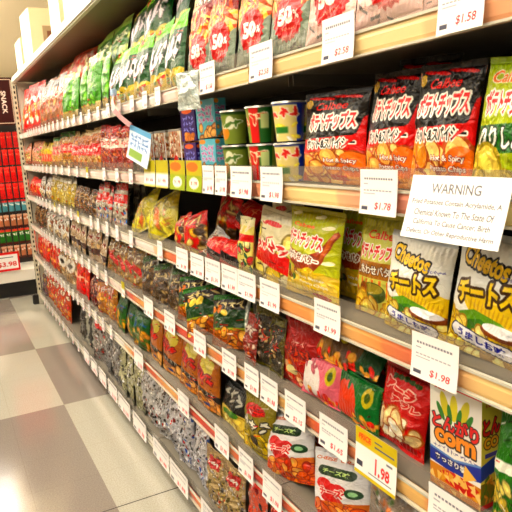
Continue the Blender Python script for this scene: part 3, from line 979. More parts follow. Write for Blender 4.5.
def box_faces(w, d, h, front, side, top):
    """a carton with its printed front at -Y, printed right side at +X"""
    parts = []

    def face(o, ux, uz, art):
        nv, nu = art.shape[:2]
        a = np.linspace(0, 1, nu)[None, :, None]
        b = np.linspace(1, 0, nv)[:, None, None]
        P = np.array(o)[None, None] + a * np.array(ux)[None, None] + b * np.array(uz)[None, None]
        parts.append((P, art))
    face((-w / 2, -d / 2, 0), (w, 0, 0), (0, 0, h), front)
    face((w / 2, -d / 2, 0), (0, d, 0), (0, 0, h), side)
    face((w / 2, d / 2, 0), (-w, 0, 0), (0, 0, h), front)
    face((-w / 2, d / 2, 0), (0, -d, 0), (0, 0, h), side)
    face((-w / 2, -d / 2, h), (w, 0, 0), (0, d, 0), top)
    face((-w / 2, d / 2, 0), (w, 0, 0), (0, -d, 0), top)
    return parts


def mini_box_art(kind, w, h):
    if kind == 'purple':
        a = Art(w, h, (.24, .12, .42), 0, 3)
        a.ell(.45, .12, .35, .07, (.9, .45, .15))
        for i in range(3):
            a.scrawl(.12, .88, .32 + .16 * i, .10, 4, (.66, .68, .92), (.15, .1, .5))
        a.bits(.3, .78, 1, 1, 12, [(.70, .42, .22), (.82, .56, .3)], .12, .7)
    else:
        a = Art(w, h, (.42, .72, .78), 0, 4)
        a.ell(.2, .08, .2, .06, (.9, .6, .3))
        for i in range(3):
            a.scrawl(.10, .90, .24 + .15 * i, .10, 4, (.84, .32, .62), (.72, .84, .90))
        a.bits(.2, .72, 1, 1, 18, [(.74, .52, .32), (.86, .66, .4)], .13, .7, (.4, .22, .1))
    return a.done()


MINI = {}
for kd in ('purple', 'teal'):
    wv = .085 if kd == 'purple' else .10
    fa, sa = mini_box_art(kd, 44, 52), mini_box_art(kd, 20, 52)
    MINI[kd] = grid_mesh('snack_carton', box_faces(wv, .045, .118 if kd == 'teal' else .11, fa, sa, fa[:4, :]), CARTON, False)

zB = BASE['B']
for (kd, px, look, nm) in (('blue', 291, 'blue and cream potato stick cup', 'next to the spicy chip bag'), ('blue', 316, '', ''), ('salad', 263, 'green and red potato stick cup', ''), ('potato', 237, 'green cup picturing potatoes', '')):
    for lv in (0, 1):
        fx = X + .085
        fx = X + .052
        y = yat(px, zB + .05, fx + (.07 if px == 316 else 0))
        if px == 316:
            if lv == 1:
                lab = 'blue and cream cup behind the far spicy chip bag, top of its stack'
            else:
                lab = 'blue and cream cup behind the far spicy chip bag, bottom of its stack'
        else:
            lab = look + ', second shelf, ' + ('lower of its stack' if lv == 0 else 'upper of its stack')
        put_cup(kd, fx + (.07 if px == 316 else 0), y, zB + .099 * lv, lab, 'stacked potato stick cups', random.uniform(-.15, .15) + .35)
    if px != 316:
        placed.append(('B', y, 'potato stick cups'))
for (kd, px) in (('teal', 214.5), ('purple', 196.5)):
    for lv in (0, 1):
        y = yat(px, zB + .05, X + .05)
        o = link(MINI[kd], 'snack_carton')
        o.location = (X + .05, y, zB + .122 * lv * (1 if kd == 'teal' else .95))
        o.rotation_euler = (0, -.02 if lv else 0, -PI / 2 + (.12 if lv == 0 else .22))
        o['label'] = uniq(('pale blue' if kd == 'teal' else 'purple') + ' granola carton with ' + ('pink' if kd == 'teal' else 'blue') + ' lettering, ' + ('lower' if lv == 0 else 'upper') + ' of its stack')
        o['category'] = 'snack carton'
        o['group'] = 'granola cartons on the second shelf'
    placed.append(('B', y, 'granola cartons'))

# ---- clear tubs of nuts with round stickers
TUBART = []
for i, dot in enumerate(((.86, .18, .14), (.88, .24, .2), (.84, .76, .2), (.62, .2, .15))):
    a = Art(40, 52, (.74, .60, .48), 0, 40 + i)
    a.bits(0, 0, 1, .6, 60, [(.86, .78, .66), (.72, .40, .26), (.92, .88, .80), (.60, .34, .2)], .07, .7)
    a.rect(0, .62, 1, 1, (.16, .18, .18))
    a.bits(0, .7, 1, .95, 12, [(.3, .3, .28), (.5, .4, .3)], .06, .7)
    a.rect(.9, 0, 1, .8, (.9, .88, .85))
    a.ell(.5, .68, .17, .12, dot)
    TUBART.append(grid_mesh('nut_tub', box_faces(.115, .09, .155, a.done(), a.done(), a.done()[:6]), FOIL, False))
for i, px in enumerate((175, 160, 148.5, 139.5)):
    root = bpy.data.objects.new('nut_tub', None)
    COL.objects.link(root)
    y = yat(px, zB + .05, X + .04)
    root.location = (X + .09, y, zB)
    root.rotation_euler = (0, 0, -PI / 2 + .05)
    nm = ['red', 'bright red', 'yellow', 'brown'][i]
    root['label'] = uniq(f'clear nut tub with a {nm} round sticker, {ORD[i]} from the purple cartons')
    root['category'], root['group'] = 'nut tub', 'clear nut tubs on the second shelf'
    link(TUBART[i], 'tub', root)
    boxes('lid', [((0, 0, .159), (.12, .095, .008))], LID, root, .003)
    placed.append(('B', y, 'nut tubs'))

row('B', 'redpeanut', 103, 132, 4, top=124, lean=4, near='the nut tubs')
row('B', 'redlabel', 74, 103, 5, top=126, near='the slim red bags')
row('B', 'greentop', 55, 74, 4, top=130, near='the red label bags')
row('B', 'yellowred', 42, 55, 4, top=142, near='the green topped bags')
row('B', 'rosemix', 23.5, 42, 5, top=142, near='the small yellow bags')

# ------------------------------------------------------------------ third shelf
row('C', 'cheese_corn', 393, 530, 2, top=238, lean=7, yaw=3, roll=4, jit=1.5, near='the brown band bag', fat=1.02)
row('C', 'shiawase', 362, 406, 1, top=208, lean=7, xo=.03, jit=1)
row('C', 'butter', 293, 345, 1, top=206, lean=8, roll=1, jit=1)
row('C', 'butter', 337, 364, 1, top=212, lean=6, xo=.06, jit=1) if False else None
row('C', 'potato_white', 254, 294, 1, top=212, lean=12, roll=5, jit=1)
row('C', 'vertmix', 241, 255, 1, top=218, lean=6, jit=1)
row('C', 'redfold', 208, 240, 2, top=238, lean=24, near='the vegetable chip bag')
row('C', 'orangered', 176, 206, 2, top=214, lean=14, near='the folded red bags', roll=-16)
row('C', 'lemon', 134, 176, 2, top=192, lean=22, roll=-20, near='the orange-red bags')
row('C', 'slate', 126, 150, 5, top=184, lean=3, xo=.12, near='the puffy yellow bags')
row('C', 'redblue', 98, 127, 5, top=184, near='the thin dark packs')
row('C', 'brownclear', 77, 97, 4, top=188, near='the red and white packs')
row('C', 'goldclear', 54, 77, 6, top=178, near='the dark cracker bags')
row('C', 'whitebag', 41, 54, 4, top=176, near='the golden cracker bags')
row('C', 'scarlet', 29, 41, 5, top=178, near='the white snack bags')

# ------------------------------------------------------------------ fourth shelf
row('D', 'ta_green', 500, 540, 1, top=395, lean=4, jit=1)
row('D', 'shell', 384, 430, 1, top=372, lean=8, roll=3, jit=1, xo=.03)
row('D', 'monkey', 366, 386, 1, top=388, lean=6, xo=.03)
row('D', 'redtall', 288, 326, 1, top=312, lean=5, jit=1, xo=.03, roll=-2)
row('D', 'olivewin', 259, 288, 2, top=312, lean=7, near='the tall red bag', xo=.02)
row('D', 'redbrown', 246, 259, 1, top=316, lean=8)
row('D', 'wedge', 184, 246, 3, top=288, lean=16, yaw=24, near='the red-brown bag', roll=-13)
row('D', 'coffee', 146, 184, 3, top=264, lean=16, yaw=16, near='the dark green bags', roll=-12)
row('D', 'redfringe', 110, 146, 4, top=240, lean=14, yaw=10, near='the dark brown bags')
row('D', 'paletan', 72, 110, 6, top=222, near='the red striped bags')
row('D', 'whitebag', 48, 72, 6, top=206, near='the beige cracker bags')
row('D', 'brownclear', 36, 48, 4, top=200, near='the white snack bags')

# ------------------------------------------------------------------ fifth shelf
row('E', 'bundle', 372, 430, 1, top=476, lean=8)
row('E', 'ribbon_cheese', 272, 376, 2, top=444, lean=16, roll=-17, yaw=4, near='the olive bag', jit=1, fat=.92)
row('E', 'olive', 246, 275, 1, top=400, lean=8, roll=-5, jit=1)
row('E', 'blackgreen', 221, 248, 1, top=388, lean=14, xo=.01)
row('E', 'crab', 150, 222, 4, top=336, lean=8, near='the black-topped bag', roll=-4)
row('E', 'greenyellow', 118, 150, 3, top=306, near='the orange potato bags')
row('E', 'goldfry', 103, 118, 2, top=286, lean=6, near='the green and gold bags')
row('E', 'maroon', 92, 103, 2, top=276, near='the golden fried bag')
row('E', 'flame', 80, 92, 2, top=262, near='the maroon bags')
row('E', 'trayclear', 62, 79, 2, top=250, near='the flame orange bags')
row('E', 'scarlet', 36.5, 61, 8, top=232, near='the wide cracker bag')

# ------------------------------------------------------------------ bottom shelf
row('F', 'redwrap', 246, 330, 3, top=480, lean=5, near='the shelf end')
row('F', 'ricemix', 212, 246, 2, top=462, lean=4, near='the red wrapped sweets')
row('F', 'silver_blue', 172, 212, 3, top=400, lean=4, near='the rice cracker bags', fat=.99)
row('F', 'silver', 146, 172, 3, top=374, lean=4, near='the blue flecked bags', fat=.99)
row('F', 'silver_olive', 124, 146, 3, top=348, lean=4, near='the crinkled silver bags', fat=.99)
row('F', 'silver_dark', 108, 124, 3, top=330, lean=4, near='the olive silver bags', fat=.99)
row('F', 'silver_red', 98, 108, 1, top=318, lean=4, fat=.99)
row('F', 'blackoval', 84, 98, 2, top=312, lean=4, near='the red panel bag')
row('F', 'orangebox', 50, 72, 7, top=276, lean=5, near='the seaweed bags')
row('F', 'purple', 38.5, 50, 5, top=270, near='the orange fish bags')


# ---- second yellow-green bag, standing deeper in the shelf
def single(kind, x, y, z, h, deg=(0, 0), lab='', yaw=0, wsc=1, cat=None):
    fn, w, hh, d, look, short, mt = KIND[kind]
    o = put_bag(kind, (x, y, z), (0, 0, 0), (wsc, 1, h / hh), uniq(lab))
    o.rotation_euler = (Matrix.Rotation(-PI / 2 + math.radians(yaw), 3, 'Z') @ Matrix.Rotation(-math.radians(deg[0]), 3, 'X') @ Matrix.Rotation(math.radians(deg[1]), 3, 'Y')).to_euler()
    return o


single('butter', X + .11, yat(351, 1.2, X + .09), BASE['C'], .235, (6, 0), 'second yellow-green potato chip bag, behind the brown band bag, third shelf')
single('hot', X + .20, 1.02, BASE['B'], .26, (4, 3), 'spicy chip bag in the second row behind the others, second shelf')
single('potato_white', X + .17, yat(278, 1.25, X + .14), BASE['C'], .23, (4, -3), 'cream potato bag standing behind the one with the red band')
single('redfold', X + .13, yat(232, 1.2, X + .1), BASE['C'] + .10, .11, (40, 10), 'small glossy red bag lying on the folded red bags')
single('orangered', X + .15, yat(210, 1.2, X + .1), BASE['C'] + .02, .19, (10, 10), 'pointed orange-red bag in the back row behind the folded ones')
o = single('whitebag', X + .05, yat(205, 1.15, X + .04), BASE['C'], .11, (30, 14), 'small white wrapper sticking out beside the folded red bags')
single('ribbon_cheese', X + .17, yat(322, .6, X + .14), BASE['E'], .27, (6, -5), 'white cheese bag in the back row, nearer the olive bag')
single('ribbon_cheese', X + .17, yat(366, .6, X + .14), BASE['E'], .26, (6, -5), 'white cheese bag in the back row, below the yellow sale card')
single('wedge', X + .17, yat(236, .95, X + .14), BASE['D'], .24, (8, -4), 'dark green snack bag in the back row of the fourth shelf')

# ---- corn cone cartons on the fourth shelf
fr = Art(130, 200, (.96, .95, .92), 0, 5)
fr.rect(0, 0, 1, .035, (.86, .18, .10))
for (x, ro, c) in ((.30, -.35, (.84, .80, .26)), (.48, 0, (.90, .86, .34)), (.68, .38, (.84, .80, .26))):
    fr.ell(x, .20, .075, .12, c, ro)
for (x, ro) in ((.22, -.6), (.40, -.2), (.58, .25), (.76, .6)):
    fr.ell(x, .27, .045, .09, (.22, .52, .20), ro)
fr.text('Snack', .2, .06, .22, .03, (.8, .1, .1), bold=.02)
fr.text('とんがり', .50, .36, .90, .15, (.88, .10, .08), (.08, .05, .05), .016, rot=.03, bold=.05)
fr.text('corn', .50, .50, .80, .13, (.95, .62, .12), (.12, .06, .02), .022, rot=.0, bold=.05)
fr.scrawl(.06, .94, .605, .018, 10, (.25, .2, .5))
fr.poly([(0, .64), (.5, .67), (1, .60), (1, .74), (.5, .80), (0, .77)], (.20, .26, .62))
fr.poly([(0, .63), (.5, .66), (1, .59), (1, .61), (.5, .68), (0, .65)], (.45, .60, .80))
fr.text('あっさり塩', .42, .71, .62, .06, WHT, (.05, .08, .3), .01, bold=.04)
fr.rect(0, .79, 1, 1, (.84, .56, .26))
fr.ell(.6, .86, .4, .07, (.82, .14, .08))
for i in range(26):
    x, y, r, t = fr.R.uniform(0, 1), fr.R.uniform(.80, .99), fr.R.uniform(.08, .14), fr.R.uniform(0, 6.28)
    fr.poly([(x + r * math.cos(t), y + r * .65 * math.sin(t)), (x + r * .45 * math.cos(t + 2), y + r * .3 * math.sin(t + 2)), (x + r * .45 * math.cos(t - 2), y + r * .3 * math.sin(t - 2))], fr.R.choice([(.95, .78, .46), (.90, .66, .32), (.97, .84, .56)]))
fr.poly([(.70, .66), (.92, .74), (.66, .82)], (.95, .76, .42))
FRONT = fr.done()
sd = Art(60, 200, (.90, .86, .42), 0, 6)
sd.text('Snack', .4, .08, .4, .03, (.8, .1, .1), bold=.02)
sd.text('とん', .50, .27, .84, .15, (.88, .10, .08), (.08, .05, .05), .03, bold=.05)
sd.text('CO', .50, .41, .72, .10, (.95, .72, .12), (.12, .06, .02), .03, bold=.05)
sd.rect(.2, .50, .85, .54, (.3, .3, .7))
sd.poly([(.0, .6), (1, .52), (1, .66), (0, .74)], (.24, .34, .66))
sd.rect(0, .76, 1, 1, (.56, .52, .24))
sd.bits(0, .70, 1, .98, 26, [(.93, .76, .44), (.40, .52, .22), (.86, .6, .3)], .14, .35)
sd.rect(0, .955, 1, 1, (.82, .24, .12))
SIDE = sd.done()
for i, (yf, xf, lab) in enumerate(((.752, X + .03, 'white corn cone snack carton with blue ribbon, in front of its twin'), (.645, X + .085, 'corn cone snack carton half hidden behind the front carton and green bag'))):
    root = bpy.data.objects.new('corn_snack_box', None)
    COL.objects.link(root)
    root.location = (xf + .03, yf - (.0 if i == 0 else .01), BASE['D'])
    root.rotation_euler = (0, 0, -PI / 2 + .02)
    root['label'], root['category'] = uniq(lab), 'snack box'
    root['group'] = 'corn cone snack cartons'
    me = grid_mesh('carton', box_faces(.122 if i == 0 else .10, .05, .215, FRONT, SIDE, FRONT[:6]), CARTON, False)
    link(me, 'carton', root)
    boxes('top_flap', [((0, 0, .2165), (.122 if i == 0 else .10, .05, .003))], plain('red_white_flap', (.84, .6, .52), .4), root)
placed.append(('D', .765, 'corn cone cartons'))

# ---- packs of wrapped sweets lying in a stack, fourth shelf
pk = [('pink', (.90, .50, .56), (.95, .92, .90)), ('green', (.10, .46, .22), (.86, .34, .26)), ('brown', (.42, .30, .16), (.60, .45, .25)), ('rose', (.62, .22, .26), (.34, .12, .12)), ('moss', (.12, .34, .18), (.45, .35, .16))]
PK = {}
for (nm, base, face) in pk:
    PK[nm] = pouch_meshes('sweet_' + nm, .17, .115, .05, art_facepack(base, face)(90, 62, hash_s(nm)), FILM, hash_s(nm), .002)
stack = [('pink', 317, 0.0, 0, 8, 'pink pack with a large white oval, bottom of the sweets stack'), ('green', 353, 0.0, 0, 8, 'green pack with a red patch, bottom of the sweets stack'),
         ('brown', 322, .112, .01, 38, 'brown wrapped pack lying on the pink pack'), ('moss', 350, .115, .02, 42, 'dark green pack lying on the green pack'),
         ('rose', 318, .16, .05, 50, 'dark pink pack lying behind the brown pack'), ('brown', 348, .155, .05, 52, 'brown pack on top of the dark green pack'),
         ('green', 372, .11, .07, 45, 'green pack with silver end, behind the moss coloured one'), ('rose', 376, .15, .10, 60, 'dark pink pack behind the green pack with silver end'), ('moss', 335, .185, .12, 70, 'topmost dark green pack at the back of the sweets stack')]
for (nm, px, dz, dx, lean, lab) in stack:
    root = bpy.data.objects.new('sweets_pack', None)
    COL.objects.link(root)
    z = BASE['D'] + dz
    root.location = (X + .06 + dx, yat(px, z + .03, X + .05 + dx), z)
    root.rotation_euler = (Matrix.Rotation(-PI / 2 + random.uniform(-.1, .1), 3, 'Z') @ Matrix.Rotation(-math.radians(lean), 3, 'X')).to_euler()
    root['label'], root['category'], root['group'] = uniq(lab), 'sweets pack', 'stacked sweets packs on the fourth shelf'
    for q, n2 in zip(PK[nm], ('pouch', 'top_seal', 'bottom_seal')):
        link(q, n2, root)
placed.append(('D', yat(335, .88, X + .05), 'stacked sweets packs'))


# ------------------------------------------------------------------ shelving bays
def rail_art(shelf, y0, y1, n):
    R = random.Random(hash_s(shelf))
    ys = np.linspace(y1, y0, n)          # the strip runs from the far end (left) to the near end
    segs, y = [], 0.0
    warm = {'A': [(.93, .80, .56), (.95, .84, .60), (.93, .66, .48)], 'B': [(.93, .62, .42), (.95, .86, .58), (.90, .58, .48)], 'C': [(.95, .62, .32), (.95, .80, .52), (.90, .42, .30)],
            'D': [(.88, .30, .22), (.93, .66, .34), (.90, .42, .24), (.94, .74, .42)], 'E': [(.88, .36, .20), (.93, .66, .36), (.86, .26, .18)], 'F': [(.93, .70, .44), (.88, .36, .24), (.95, .86, .74)]}[shelf]
    pale = [(.97, .93, .90), (.95, .84, .80), (.97, .95, .93)]  # far strips whitened in the colour to imitate overexposure
    out = np.zeros((4, n, 4), dtype=np.float32)
    lim = {'A': 1.9, 'B': 1.6, 'C': 2.3, 'D': 2.8, 'E': 2.9, 'F': 2.2}[shelf]
    knots = np.arange(0, 7, .13)
    cols = []
    for kx in knots:
        cols.append(R.choice(warm if kx < lim else pale))
    cols = np.array(cols)
    for c in range(3):
        f = np.interp(ys, knots, cols[:, c])
        st = cols[np.minimum((ys / .13).astype(int), len(cols) - 1), c]
        out[:, :, c] = (.6 * f + .4 * st)[None]
    out[:, :, :3] = np.clip(out[:, :, :3], 0, 1) ** 2.2
    out[:, :, 3] = 0
    return out


BAYS = [.19 + 1.22 * i for i in range(5)]
BL = ['shelving bay with the corn puff bags and the warning card', 'shelving bay with the cups and orange potato bags', 'shelving bay with the nut tubs and puffy yellow bags',
      'shelving bay with the white and beige cracker bags', 'end shelving bay beside the red hanging packets']
DEPTH = .46
for bi, y0 in enumerate(BAYS):
    y1 = y0 + 1.216
    root = bpy.data.objects.new('shelving_bay', None)
    COL.objects.link(root)
    root.location = (0, 0, 0)
    root.location = (X, y0, 0)
    root['label'], root['category'], root['group'] = uniq(BL[bi]), 'shelving', 'shelving bays of the snack aisle'
    L = 1.216
    boxes('back_panel', [((DEPTH + .012, L / 2, 1.12), (.02, L, 2.2))], DARKBACK, root)
    boxes('plinth', [((DEPTH / 2 + .03, L / 2, .038), (DEPTH - .06, L, .076))], BLACK, root)
    cb = boxes('canopy_board', [((DEPTH / 2, L / 2, 2.19), (DEPTH, L, .03))], BROWN, root)
    boxes('edge_strip', [((-.006, L / 2, 2.193), (.012, L, .04))], WHITE, cb)
    boxes('ticket_ledge', [((.008, L / 2, 2.168), (.02, L, .008))], STEEL, cb)
    for sh, (zr, nm) in SHELF.items():
        s = boxes('shelf', [((DEPTH / 2 + .004, L / 2, zr + RAILH - .012), (DEPTH - .008, L, .022)), ((.012, L / 2, zr + .012), (.012, L, .018)),
                            ((DEPTH * .6, .01, zr + .005), (DEPTH * .7, .004, .03)), ((DEPTH * .6, L - .01, zr + .005), (DEPTH * .7, .004, .03))], SHELFM, root)
        A = rail_art(sh, y0, y1, 90)
        xs = np.array([-.004, -.007, -.004, .002])[:, None]
        zs = np.array([zr + RAILH, zr + RAILH * .7, zr + RAILH * .25, zr])[:, None]
        yy = np.linspace(L - .003, .003, 90)[None, :]
        P = np.stack([np.broadcast_to(xs, (4, 90)), np.broadcast_to(yy, (4, 90)), np.broadcast_to(zs, (4, 90))], -1)
        Pb = P[:, ::-1].copy()
        Pb[..., 0] += .006
        r = link(grid_mesh('price_rail', [(P, A), (Pb, A[:, ::-1])], RAIL, False), 'price_rail', s)
        boxes('rail_lip', [((-.006, L / 2, zr + RAILH + .001), (.007, L - .006, .005)), ((-.004, L / 2, zr + .001), (.009, L - .006, .004))], STEEL, r)
        boxes('clear_riser', [((.002, L / 2, zr + RAILH + .022), (.002, L - .008, .042))], CLEAR, s)

# far-end slotted post
pr = bpy.data.objects.new('slotted_end_post', None)
COL.objects.link(pr)
yE = BAYS[-1] + 1.216
pr.location = (X, yE + .03, 0)
pr['label'], pr['category'] = uniq('cream steel post with a column of slots at the far end of the shelves'), 'post'
boxes('post', [((.0, 0, 1.10), (.035, .05, 2.2))], STEEL, pr, .003)
boxes('end_panel', [((.25, 0, 1.10), (.44, .02, 2.2))], STEEL, pr)
boxes('foot', [((-.03, 0, .05), (.09, .04, .10))], BLACK, pr, .008)
sl = Art(10, 400, (.84, .81, .72), 0, 1)
for i in range(42):
    sl.rect(.3, .02 + i * .0228, .7, .031 + i * .0228, (.12, .11, .10))
o = link(card_mesh('slot_strip', .03, 2.1, sl.done(), CARD), 'slot_strip', pr)
o.location = (0, -.0262, .08)
o = link(card_mesh('slot_strip', .03, 2.1, sl.done(), CARD), 'slot_strip', pr)
o.location = (-.0188, 0, .08)
o.rotation_euler = (0, 0, -PI / 2)


# ------------------------------------------------------------------ price tags
def tag_art(w, h, price, style, sd, line=True):
    a = Art(w, h, (.96, .95, .94), 0, sd)
    g = (.42, .42, .46)
    if style == 'white':
        for i in range(12):
            a.rect(.12 + i * .064, .185, .165 + i * .064, .235, (.50, .50, .54))
        a.rect(.10, .31, .22, .335, (.66, .66, .7))
        for i in range(9):
            a.rect(.10 + i * .085, .45, .165 + i * .085, .475, (.62, .62, .66))
        a.rect(.10, .525, .42, .545, (.66, .66, .7))
        a.rect(.07, .82, .24, .90, (.35, .35, .4))
        a.text(price, .64, .80, .42, .17, (.84, .20, .24), bold=.01, shear=.1)
    elif style == 'sale':
        a.rect(0, 0, 1, .36, (.82, .74, .18))
        a.rect(0, .92, 1, 1, (.82, .74, .18))
        a.ell(.24, .2, .17, .12, (.92, .66, .14))
        a.text('PRICE', .24, .18, .30, .13, (.90, .36, .12), shear=.2, bold=.03)
        a.rect(.48, .12, .66, .15, g)
        a.rect(.48, .22, .94, .26, g)
        a.rect(.05, .70, .2, .82, (.3, .3, .35))
        a.text('1.', .56, .64, .12, .34, (.84, .16, .18), bold=.03)
        a.text('98', .74, .68, .20, .24, (.84, .16, .18), bold=.03)
        a.rect(.76, .42, .9, .46, g)
        a.rect(.35, .84, .9, .86, g)
    elif style == 'lime':
        a.rect(0, 0, 1, .48, (.74, .70, .26))
        a.text(price, .5, .74, .6, .12, (.84, .3, .3), bold=.01)
        a.rect(0, .92, 1, 1, (.80, .74, .30))
        if sd % 2 and sd > 170:
            a.rect(0, .48, 1, 1, (.62, .68, .24))
            a.ell(.4, .22, .36, .15, (.90, .50, .30))
            a.ell(.5, .72, .3, .18, (.95, .95, .9))
            a.text(price, .5, .72, .4, .12, (.84, .3, .3), bold=.01)
    return a.done()


def put_tag(shelf, pl, pr_, price='$1.98', style='white', h=.082, dz=0, tilt=8, nu=None, label=None, yaw=0, drop=0.0):
    zr = SHELF[shelf][0]
    xs = X - .012
    z = zr - .002 + dz - drop
    y1, y0 = yat(pl, z + h / 2, xs), yat(pr_, z + h / 2, xs)
    w = y1 - y0
    n = nu or int(max(10, min(110, (pr_ - pl) * 2.4)))
    art = tag_art(n, max(12, int(n * h / w)), price, style, int(pl))
    me = card_mesh('price_tag', w, h, art, CARD, curl=.002)
    o = link(me, 'price_tag')
    o.location = (xs - .006, (y0 + y1) / 2, z)
    o.rotation_euler = (Matrix.Rotation(-PI / 2 + math.radians(yaw), 3, 'Z') @ Matrix.Rotation(math.radians(-tilt * .5), 3, 'X')).to_euler()
    yc = (y0 + y1) / 2
    c = [p for p in placed if p[0] == shelf]
    c.sort(key=lambda p: abs(p[1] - yc))
    tags.append((o, shelf, c[0][2], yc, style, price, label))


tags = []
for a in (('A', 440, 487, '$1.58'), ('A', 324, 356, '$2.58'), ('A', 251, 274, '$2.58'), ('A', 201, 216, '$2.58')):
    put_tag(*a, h=.085)
for p in (159, 146, 133, 120, 109, 99, 90, 82, 75, 69, 63.5, 58.5, 54, 50, 46.5, 43, 40, 37, 34.5, 32, 30, 28):
    k = .04 if p > 60 else .03
    yy_ = yat(p, 1.66)
    hw = .028 * 330 / (yy_ ** 2) * 1.4
    put_tag('A', p - hw, p + hw, '$1.98', h=.062)
put_tag('B', 362, 399, '$1.78', h=.085)
for a in ((262, 284), (232, 253), (216.5, 228), (204, 215)):
    put_tag('B', *a, '$1.98', h=.085)
for a, st in (((187.5, 203), 'lime'), ((171, 186), 'lime'), ((157, 169), 'lime'), ((145, 156), 'lime')):
    put_tag('B', *a, '$1.98', st, h=.10)
for p in (132, 118, 105, 88, 78, 70, 63, 57, 52, 47.5, 43.5, 40, 37, 34):
    yy_ = yat(p, 1.37)
    hw = .026 * 330 / (yy_ ** 2) * 1.6
    put_tag('B', p - hw, p + hw, '$1.98', 'lime' if p == 88 else 'white', h=.062)
put_tag('C', 413.5, 460, '$1.98', h=.083, yaw=0)
for a in ((316, 342), (261.5, 281), (239, 257), (223, 238.5), (206.5, 221.5), (192, 205), (177.5, 189)):
    put_tag('C', *a, '$1.99', h=.078)
for p in (161, 132, 118, 108, 99, 92, 79, 72, 66, 60.5, 55.5, 51, 47, 43.5, 40.5, 38):
    yy_ = yat(p, 1.09)
    hw = .028 * 330 / (yy_ ** 2) * 1.5
    put_tag('C', p - hw, p + hw, '$1.98', 'lime' if p in (79, 55.5) else 'white', h=.075)
put_tag('D', 430, 487, '$1.98', h=.085)
put_tag('D', 357, 398, '1.98', 'sale', h=.105)
for a in ((321, 349, '$1.65'), (286.5, 307, '$2.15'), (262, 279, '$1.98'), (246, 260, '$1.98'), (223.5, 237.5, '$1.98'), (195, 207, '$1.98'), (165.5, 176, '$1.98'), (145, 154, '$1.98')):
    put_tag('D', *a, h=.08)
for p in (124, 107, 98, 90, 83, 77, 71, 66, 61.5, 57.5, 54, 50.5, 47.5, 45, 42.5):
    yy_ = yat(p, .80)
    hw = .028 * 330 / (yy_ ** 2) * 1.5
    put_tag('D', p - hw, p + hw, '$1.98', 'lime' if p == 124 else 'white', h=.08)
for a in ((264, 283), (240, 254.5), (216, 230), (179, 190), (135, 144)):
    put_tag('E', *a, '$1.98', h=.085)
for p in (112, 104, 96.5, 90, 84, 78.5, 74, 69.5, 65.5, 62, 58.5, 55.5, 52.5, 50, 47.5, 45):
    yy_ = yat(p, .50)
    hw = .03 * 330 / (yy_ ** 2) * 1.4
    put_tag('E', p - hw, p + hw, '$1.98', h=.078)
for a in ((202, 228), (171, 189), (154, 170), (134, 147), (119, 131), (109, 118), (99.5, 107), (91.5, 98), (84.5, 90)):
    put_tag('F', *a, '$1.98', h=.09)
for p in (79, 73.5, 68.5, 64, 60, 56.5, 53, 50, 47.5, 45):
    yy_ = yat(p, .12)
    hw = .05 * 330 / (yy_ ** 2)
    put_tag('F', p - hw, p + hw, '$1.98', h=.08)

bykey = {}
for t in tags:
    bykey.setdefault((t[1], t[2], t[4]), []).append(t)
for (sh, short, style), L_ in bykey.items():
    L_.sort(key=lambda t: t[3])
    nm = {'white': 'white price tag', 'sale': 'large yellow sale card reading 1.98', 'lime': 'yellow-green price tag'}[style]
    for i, t in enumerate(L_):
        o = t[0]
        lab = f'{nm} under the {short}, {SHELF[sh][1]}'
        if len(L_) > 1:
            lab += f', {ORD[i]} of {len(L_)}' if len(lab.split()) < 14 else f', {ORD[i]}'
        o['label'], o['category'] = uniq(lab), 'price tag'
        o['group'] = f'price tags on the {SHELF[sh][1]} rail'

# ------------------------------------------------------------------ warning card
wa = Art(260, 130, (.97, .97, .97), 0, 1)
gc = (.46, .46, .48)
wa.text('WARNING', .49, .20, .50, .15, gc, bold=.01)
for i, (t, w_) in enumerate((('Fried Potatoes Contain Acrylamide, A', .90), ('Chemical Known To The State Of', .80), ('California To Cause Cancer, Birth', .78), ('Defects, Or Other Reproductive Harm', .88))):
    wa.text(t, .5,   .42 + i * .155, w_, .095, (.36, .36, .38), bold=.01, shear=.12)
me = card_mesh('warning_card', .205, .106, wa.done(), CARD, curl=.0015)
wr = link(me, 'warning_card')
wr.location = (X - .050, .690, 1.326)
wr.rotation_euler = (Matrix.Rotation(-PI / 2, 3, 'Z') @ Matrix.Rotation(-math.radians(17), 3, 'X')).to_euler()
wr['label'], wr['category'] = uniq('large white warning card about fried potatoes hanging above the corn puff bags'), 'warning card'

# ------------------------------------------------------------------ coupon leaflet on a hanging strip, second shelf
root = bpy.data.objects.new('coupon_leaflet', None)
COL.objects.link(root)
root.location = (X - .03, 2.38, 1.44)
root['label'], root['category'] = uniq('blue and white coupon leaflet hanging on a pink strip from the top shelf'), 'leaflet'
ca = Art(50, 56, (.80, .86, .92), 0, 9)
ca.rect(0, 0, 1, .16, (.45, .66, .80))
for i in range(3):
    ca.scrawl(.08, .92, .28 + i * .13, .08, 5, (.25, .42, .68))
ca.rect(.1, .68, .7, .9, (.55, .66, .35))
me = card_mesh('leaflet', .25, .135, ca.done(), CARD, curl=.004)
o = link(me, 'leaflet', root)
o.rotation_euler = (Matrix.Rotation(-PI / 2 + .06, 3, 'Z') @ Matrix.Rotation(-.15, 3, 'X') @ Matrix.Rotation(.20, 3, 'Y')).to_euler()
pts = [(.01, .30, .29), (-.012, .25, .26), (-.02, .20, .22), (-.01, .14, .185), (-.005, .09, .165), (0, .05, .15)]
bm = bmesh.new()
prev = None
